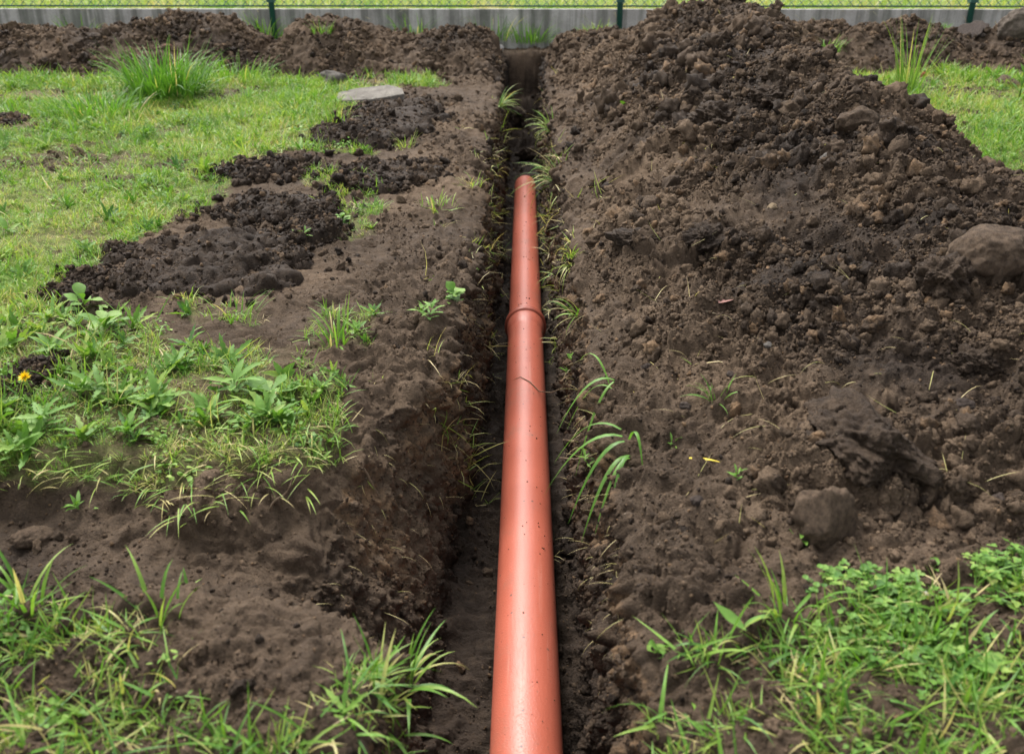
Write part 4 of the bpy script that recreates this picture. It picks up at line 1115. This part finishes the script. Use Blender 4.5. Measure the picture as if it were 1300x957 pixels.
def weed(pos, leaves, label, kind='lance', lmin=0.05, lmax=0.09, name='weed', cat='weed', group='broad leaved weeds', up=None):
    o = empty(name, pos); tag(o, label, cat, group)
    for i in range(leaves):
        l = bpy.data.objects.new('leaf', leaf_mesh(kind, (i * 7 + random.randint(0, 3)) % 4 if up is None else up))
        s_ = random.uniform(lmin, lmax); l.scale = (s_, s_ * random.uniform(0.85, 1.2), s_)
        l.rotation_euler = (random.uniform(-0.2, 0.2), random.uniform(-0.2, 0.2), i * 2.4 + random.uniform(-0.3, 0.3)); l.location = (random.uniform(-.006, .006), random.uniform(-.006, .006), 0.002 + 0.002 * i)
        link(l, o)
    return o
def gpos(px, py):
    x, y, z = ray_surface(px, py); return (x, y, z)
for px, py, n_, kd, a_, b_, lb in (
    (108, 392, 8, 'spoon', 0.06, 0.11, 'pale green broad leaved weed just below the largest dark clump'),
    (135, 428, 14, 'spoon', 0.05, 0.10, 'bushy bright green broad leaved weed left of the bare patch'),
    (70, 450, 9, 'lance', 0.05, 0.09, 'dark green weed above the dandelion'),
    (300, 500, 14, 'lance', 0.06, 0.10, 'large leafy weed with long pale leaves near the sod edge'),
    (345, 510, 9, 'spoon', 0.06, 0.10, 'weed with a long oval leaf reaching right over bare soil'),
    (270, 535, 12, 'lance', 0.05, 0.09, 'leafy weed in the middle of the green strip'),
    (200, 520, 12, 'tooth', 0.05, 0.09, 'toothed leaf rosette left of the large leafy weed'),
    (130, 505, 12, 'tooth', 0.06, 0.10, 'toothed leaf rosette right of the dandelion'),
    (60, 545, 12, 'tooth', 0.05, 0.09, 'toothed leaf rosette below the dandelion'),
    (170, 560, 10, 'tooth', 0.05, 0.08, 'low toothed rosette at the lower rim of the green strip'),
    (360, 545, 9, 'round', 0.03, 0.05, 'round leaved weed at the right end of the green strip'),
    (20, 580, 9, 'tooth', 0.05, 0.08, 'toothed rosette at the left frame edge by the sod rim'),
    (230, 470, 9, 'tooth', 0.04, 0.07, 'small toothed rosette on the bare patch'),
    (215, 600, 6, 'tooth', 0.03, 0.06, 'wilted grey green sprig on the bench below the sod'),
    (100, 650, 5, 'lance', 0.03, 0.06, 'wilted sprig above the soil caked stone'),
    (575, 385, 12, 'round', 0.025, 0.045, 'fresh green weed on the left trench edge opposite the socket'),
    (545, 405, 14, 'tooth', 0.03, 0.06, 'toothed green weed left of the fresh trench edge weed'),
    (600, 350, 8, 'round', 0.02, 0.04, 'small fresh weed on the left trench rim above the socket'),
    (535, 400, 8, 'lance', 0.03, 0.05, 'thin leaved weed at the back left of the toothed trench weed'),
    (385, 300, 5, 'lance', 0.03, 0.05, 'small weed in front of the slick soil slice'),
    (435, 285, 10, 'round', 0.03, 0.05, 'leafy weed patch right of the slick soil slice'),
    (730, 460, 6, 'round', 0.02, 0.04, 'small round leaved weed on the right trench edge below the socket'),
    (720, 475, 5, 'lance', 0.03, 0.05, 'small pale sprig on the right trench wall below the round leaved weed'),
    (793, 140, 8, 'round', 0.03, 0.05, 'small green weed on the left slope of the heap far up'),
    (935, 608, 5, 'lance', 0.02, 0.035, 'grey green wilted sprig right of the yellow leaf on the heap'),
    (855, 570, 4, 'lance', 0.02, 0.03, 'tiny sprout on the heap left of the yellow leaf'),
    (1020, 690, 6, 'lance', 0.03, 0.05, 'small weed left of the dark pointed stone'),
    (540, 70, 6, 'round', 0.03, 0.05, 'small weed on the left back heap'),
    (745, 590, 6, 'lance', 0.02, 0.04, 'small sprig on the right shoulder above the hanging blades')):
    weed(gpos(px, py), n_ + 3, lb, kd, a_ * 0.62, b_ * 0.68)
# tall leafy stalk at the right edge
x, y, z = gpos(1292, 130)
st = empty('leafy_stalk', (x, y, z)); tag(st, 'tall leafy stalk with narrow leaves on the right lawn at the frame edge', 'plant')
mb = MB(); mb.tube([(0, 0, 0), (0.005, 0, 0.1), (-0.004, 0, 0.2), (0.004, 0, 0.3)], [0.003, 0.003, 0.002, 0.0015], 6); sm = mb.build('stem', LEAF, st, True); attr(sm.data, 'tint', np.full(len(sm.data.vertices), 0.4))
for i in range(16):
    l = bpy.data.objects.new('leaf', leaf_mesh('lance', i % 3)); s_ = 0.085 - 0.003 * i; l.scale = (s_,) * 3; l.location = (0, 0, 0.03 + 0.017 * i); l.rotation_euler = (0, -0.3, i * 2.4); link(l, st)
# yellow fallen leaf
def flat_leaf(px, py, ln, wd, rz, mat, name, label, cat, kind='blade'):
    arr = blade_arrays(np.zeros((1, 3)), 0.0, ln, wd, 1.45, 0.35, 0.5, 8, kind, fold=0.3)
    o = link(bpy.data.objects.new(name, foliage_mesh(name, arr, mat))); o.location = gpos(px, py); o.location.z += 0.012; o.rotation_euler = (0, 0, rz)
    return tag(o, label, cat)
YELLOW = leaf_material('yellow_leaf', [(0.0, (0.55, 0.4, 0.03)), (1.0, (0.7, 0.55, 0.06))], 0.2)
flat_leaf(874, 590, 0.055, 0.007, -0.2, YELLOW, 'fallen_leaf', 'narrow yellow fallen leaf on the front of the long heap', 'leaf')
PINK = simple_rock('dry_leaf', (0.2, 0.10, 0.09), (0.32, 0.17, 0.14))
flat_leaf(912, 392, 0.05, 0.03, 0.7, PINK, 'fallen_leaf', 'reddish dry leaf curled on the front of the long heap', 'leaf', 'ovate')
# dandelion
PETAL = leaf_material('dandelion_petal', [(0.0, (0.80, 0.52, 0.01)), (1.0, (0.88, 0.68, 0.02))], 0.2)
x, y, z = gpos(40, 512)
da = empty('dandelion', (x, y, z)); tag(da, 'yellow dandelion flower on the weedy strip at the left edge', 'flower')
mb = MB(); mb.tube([(0, 0, 0), (0.004, 0, 0.03), (0.0, -0.004, 0.055)], 0.0018, 6); sm = mb.build('stem', LEAF, da, True); attr(sm.data, 'tint', np.full(len(sm.data.vertices), 0.7))
arr = blade_arrays(np.zeros((70, 3)) + np.array([0, 0, 0.054]), U(0, 6.28, 70), U(0.008, 0.014, 70), 0.0032, U(0.1, 1.4, 70), U(0, 0.3, 70), U(0, 1, 70), 3)
fl = link(bpy.data.objects.new('flower_head', foliage_mesh('flower_head', arr, PETAL)), da)
fl.rotation_euler = (0.5, 0, 0); fl.location = (0, 0.025, 0.006)

# ------------------------------------------------------------------ foreground grass, close to the lens
def fg_points(poly, n, thr=-0.05):
    lo, hi = poly.min(0), poly.max(0); out = []
    while len(out) < n:
        q_ = U(0, 1, (n * 3, 2)) * (hi - lo) + lo
        q_ = q_[inside(poly, q_[:, 0], q_[:, 1])]
        cl = fbm(q_[:, 0], q_[:, 1], 0.10, 2, 211) + U(-0.35, 0.5, len(q_))
        out += [tuple(r_) for r_ in q_[cl > thr]]
    out = np.array(out[:n]); z_ = np.array([surface_z(a, b_) for a, b_ in out])
    return np.column_stack([out, z_ - 0.006])

FGL = poly_world([(-120, 765), (60, 775), (130, 790), (190, 835), (240, 885), (300, 960), (410, 940), (440, 850), (520, 812), (580, 830), (605, 880), (600, 990), (-800, 990), (-700, 740)])
FGR = poly_world([(830, 885), (880, 840), (950, 825), (1010, 815), (1060, 780), (1160, 770), (1300, 760), (1450, 740), (2000, 700), (2100, 990), (800, 990)])
def fg(poly, n, label, lmin, lmax, seed):
    b_ = fg_points(poly, n)
    big = RNG.random(n) < 0.45
    ln = np.where(big, U(lmin, lmax, n), U(0.03, 0.08, n)); wd = np.where(big, U(0.003, 0.0058, n), U(0.0015, 0.003, n))
    ti = np.where(RNG.random(n) < 0.2, U(0.65, 1.0, n), U(0.0, 0.5, n))
    arr = blade_arrays(b_, U(0, 6.28, n), ln, wd, np.abs(RNG.normal(1.05, 0.5, n)), U(-0.3, 1.8, n), ti, 7, twist=U(-1, 1, n))
    return tag(link(bpy.data.objects.new('grass', foliage_mesh('grass', arr, GRASS))), label, kind='stuff')
fg(FGL, 2000, 'long green grass in the left foreground', 0.04, 0.095, 1)
fg(FGR, 2300, 'long green grass in the right foreground', 0.04, 0.09, 2)
# matted short turf and dead straw at the base of the foreground grass
bp = np.concatenate([fg_points(FGL, 650), fg_points(FGR, 650)]); nb_ = len(bp)
scatter('grass', lawn_protos, bp, rot_up(nb_, 0.45), np.repeat(U(0.5, 1.0, nb_)[:, None], 3, 1), RNG.choice(12, nb_, p=[.1, .1, .1, .1, .1, .1, .1, .1, .1, .04, .04, .02]), {'itint': RNG.normal(0.05, 0.12, nb_)}, 'matted short turf and dead straw under the foreground grass')
# clover mat, right foreground
CLV = poly_world([(1030, 765), (1060, 752), (1120, 762), (1180, 752), (1230, 735), (1330, 728), (1450, 725), (1850, 700), (1850, 900), (1100, 900), (1040, 800)])
cp = fg_points(CLV, 760, 0.12)
clover = []
for _ in range(4):
    parts_ = []
    for s_ in range(9):
        c0 = np.array([U(-0.03, 0.03), U(-0.03, 0.03), U(0.004, 0.022)]); a0 = U(0, 6.28)
        parts_.append(blade_arrays(np.repeat(c0[None], 3, 0), a0 + np.arange(3) * 2.094, 0.0068 * U(0.6, 1.4), 0.007, U(1.1, 1.5), 0.2, U(0.1, 0.6), 4, 'ovate', fold=0.3))
        parts_.append(blade_arrays((c0 * np.array([0.4, 0.4, 0]))[None], math.atan2(c0[1], c0[0]), float(np.linalg.norm(c0 * [0.6, 0.6, 1])), 0.0014, math.atan2(0.6 * math.hypot(c0[0], c0[1]), c0[2]), 0.0, 0.7, 3))
    clover.append(foliage_mesh('clover', join(parts_), LEAF))
nc_ = len(cp)
scatter('clover', clover, cp, rot_up(nc_, 0.2), np.repeat((U(0.45, 1.0, nc_) ** 1.3)[:, None], 3, 1), RNG.integers(0, 4, nc_), {'itint': RNG.normal(0, 0.16, nc_)}, 'green clover mat in the right foreground')
# foreground broad leaves
for px, py, n_, kd, a_, b_, lb in ((945, 800, 2, 'lance', 0.03, 0.05, 'upright pointed leaf at the left of the right foreground grass'),
                                   (1210, 840, 5, 'spoon', 0.035, 0.055, 'broad pale leaf in the clover at the lower right'),
                                   (1180, 725, 4, 'round', 0.012, 0.02, 'round leaves at the upper rim of the clover'),
                                   (1245, 720, 5, 'round', 0.015, 0.028, 'large round leaves at the upper right rim of the clover'),
                                   (1130, 760, 6, 'lance', 0.025, 0.045, 'narrow leaved weed in the clover left of the white petal'),
                                   (835, 830, 5, 'round', 0.012, 0.02, 'small bright leaves at the right rim beside the pipe')):
    weed(gpos(px, py), n_, lb, kd, a_, b_, group='leafy plants in the foreground')
stone(1171, 780, 9, 'small white petal lying on the clover', ROCK_WHITE, (1, 0.5, 0.4), 91, 'petal', 'petal', 0, 0.1, 3, None, 0.0, lift=0.03)
for px, py, n_, l0, l1, lb in ((505, 815, 30, 0.05, 0.115, 'pale upright grass tuft on the left rim of the near trench'), (550, 800, 14, 0.03, 0.06, 'short curled grass tuft beside the near trench rim'),
                               (205, 800, 12, 0.05, 0.10, 'two leaved tall grass tuft over the dark bench'), (40, 790, 14, 0.06, 0.12, 'tall arching grass tuft at the lower left edge'),
                               (1000, 800, 22, 0.05, 0.12, 'tall grass tuft in front of the dark pointed stone'), (745, 822, 8, 0.04, 0.07, 'small yellow green tuft right of the near pipe'),
                               (222, 728, 4, 0.025, 0.04, 'tiny forked sprout on the dark bench')):
    tuft(px, py, n_, l0, l1, 0.0055, lb, 0.1, 0.6, 0.025, 1.5, curl=(0.2, 1.6))
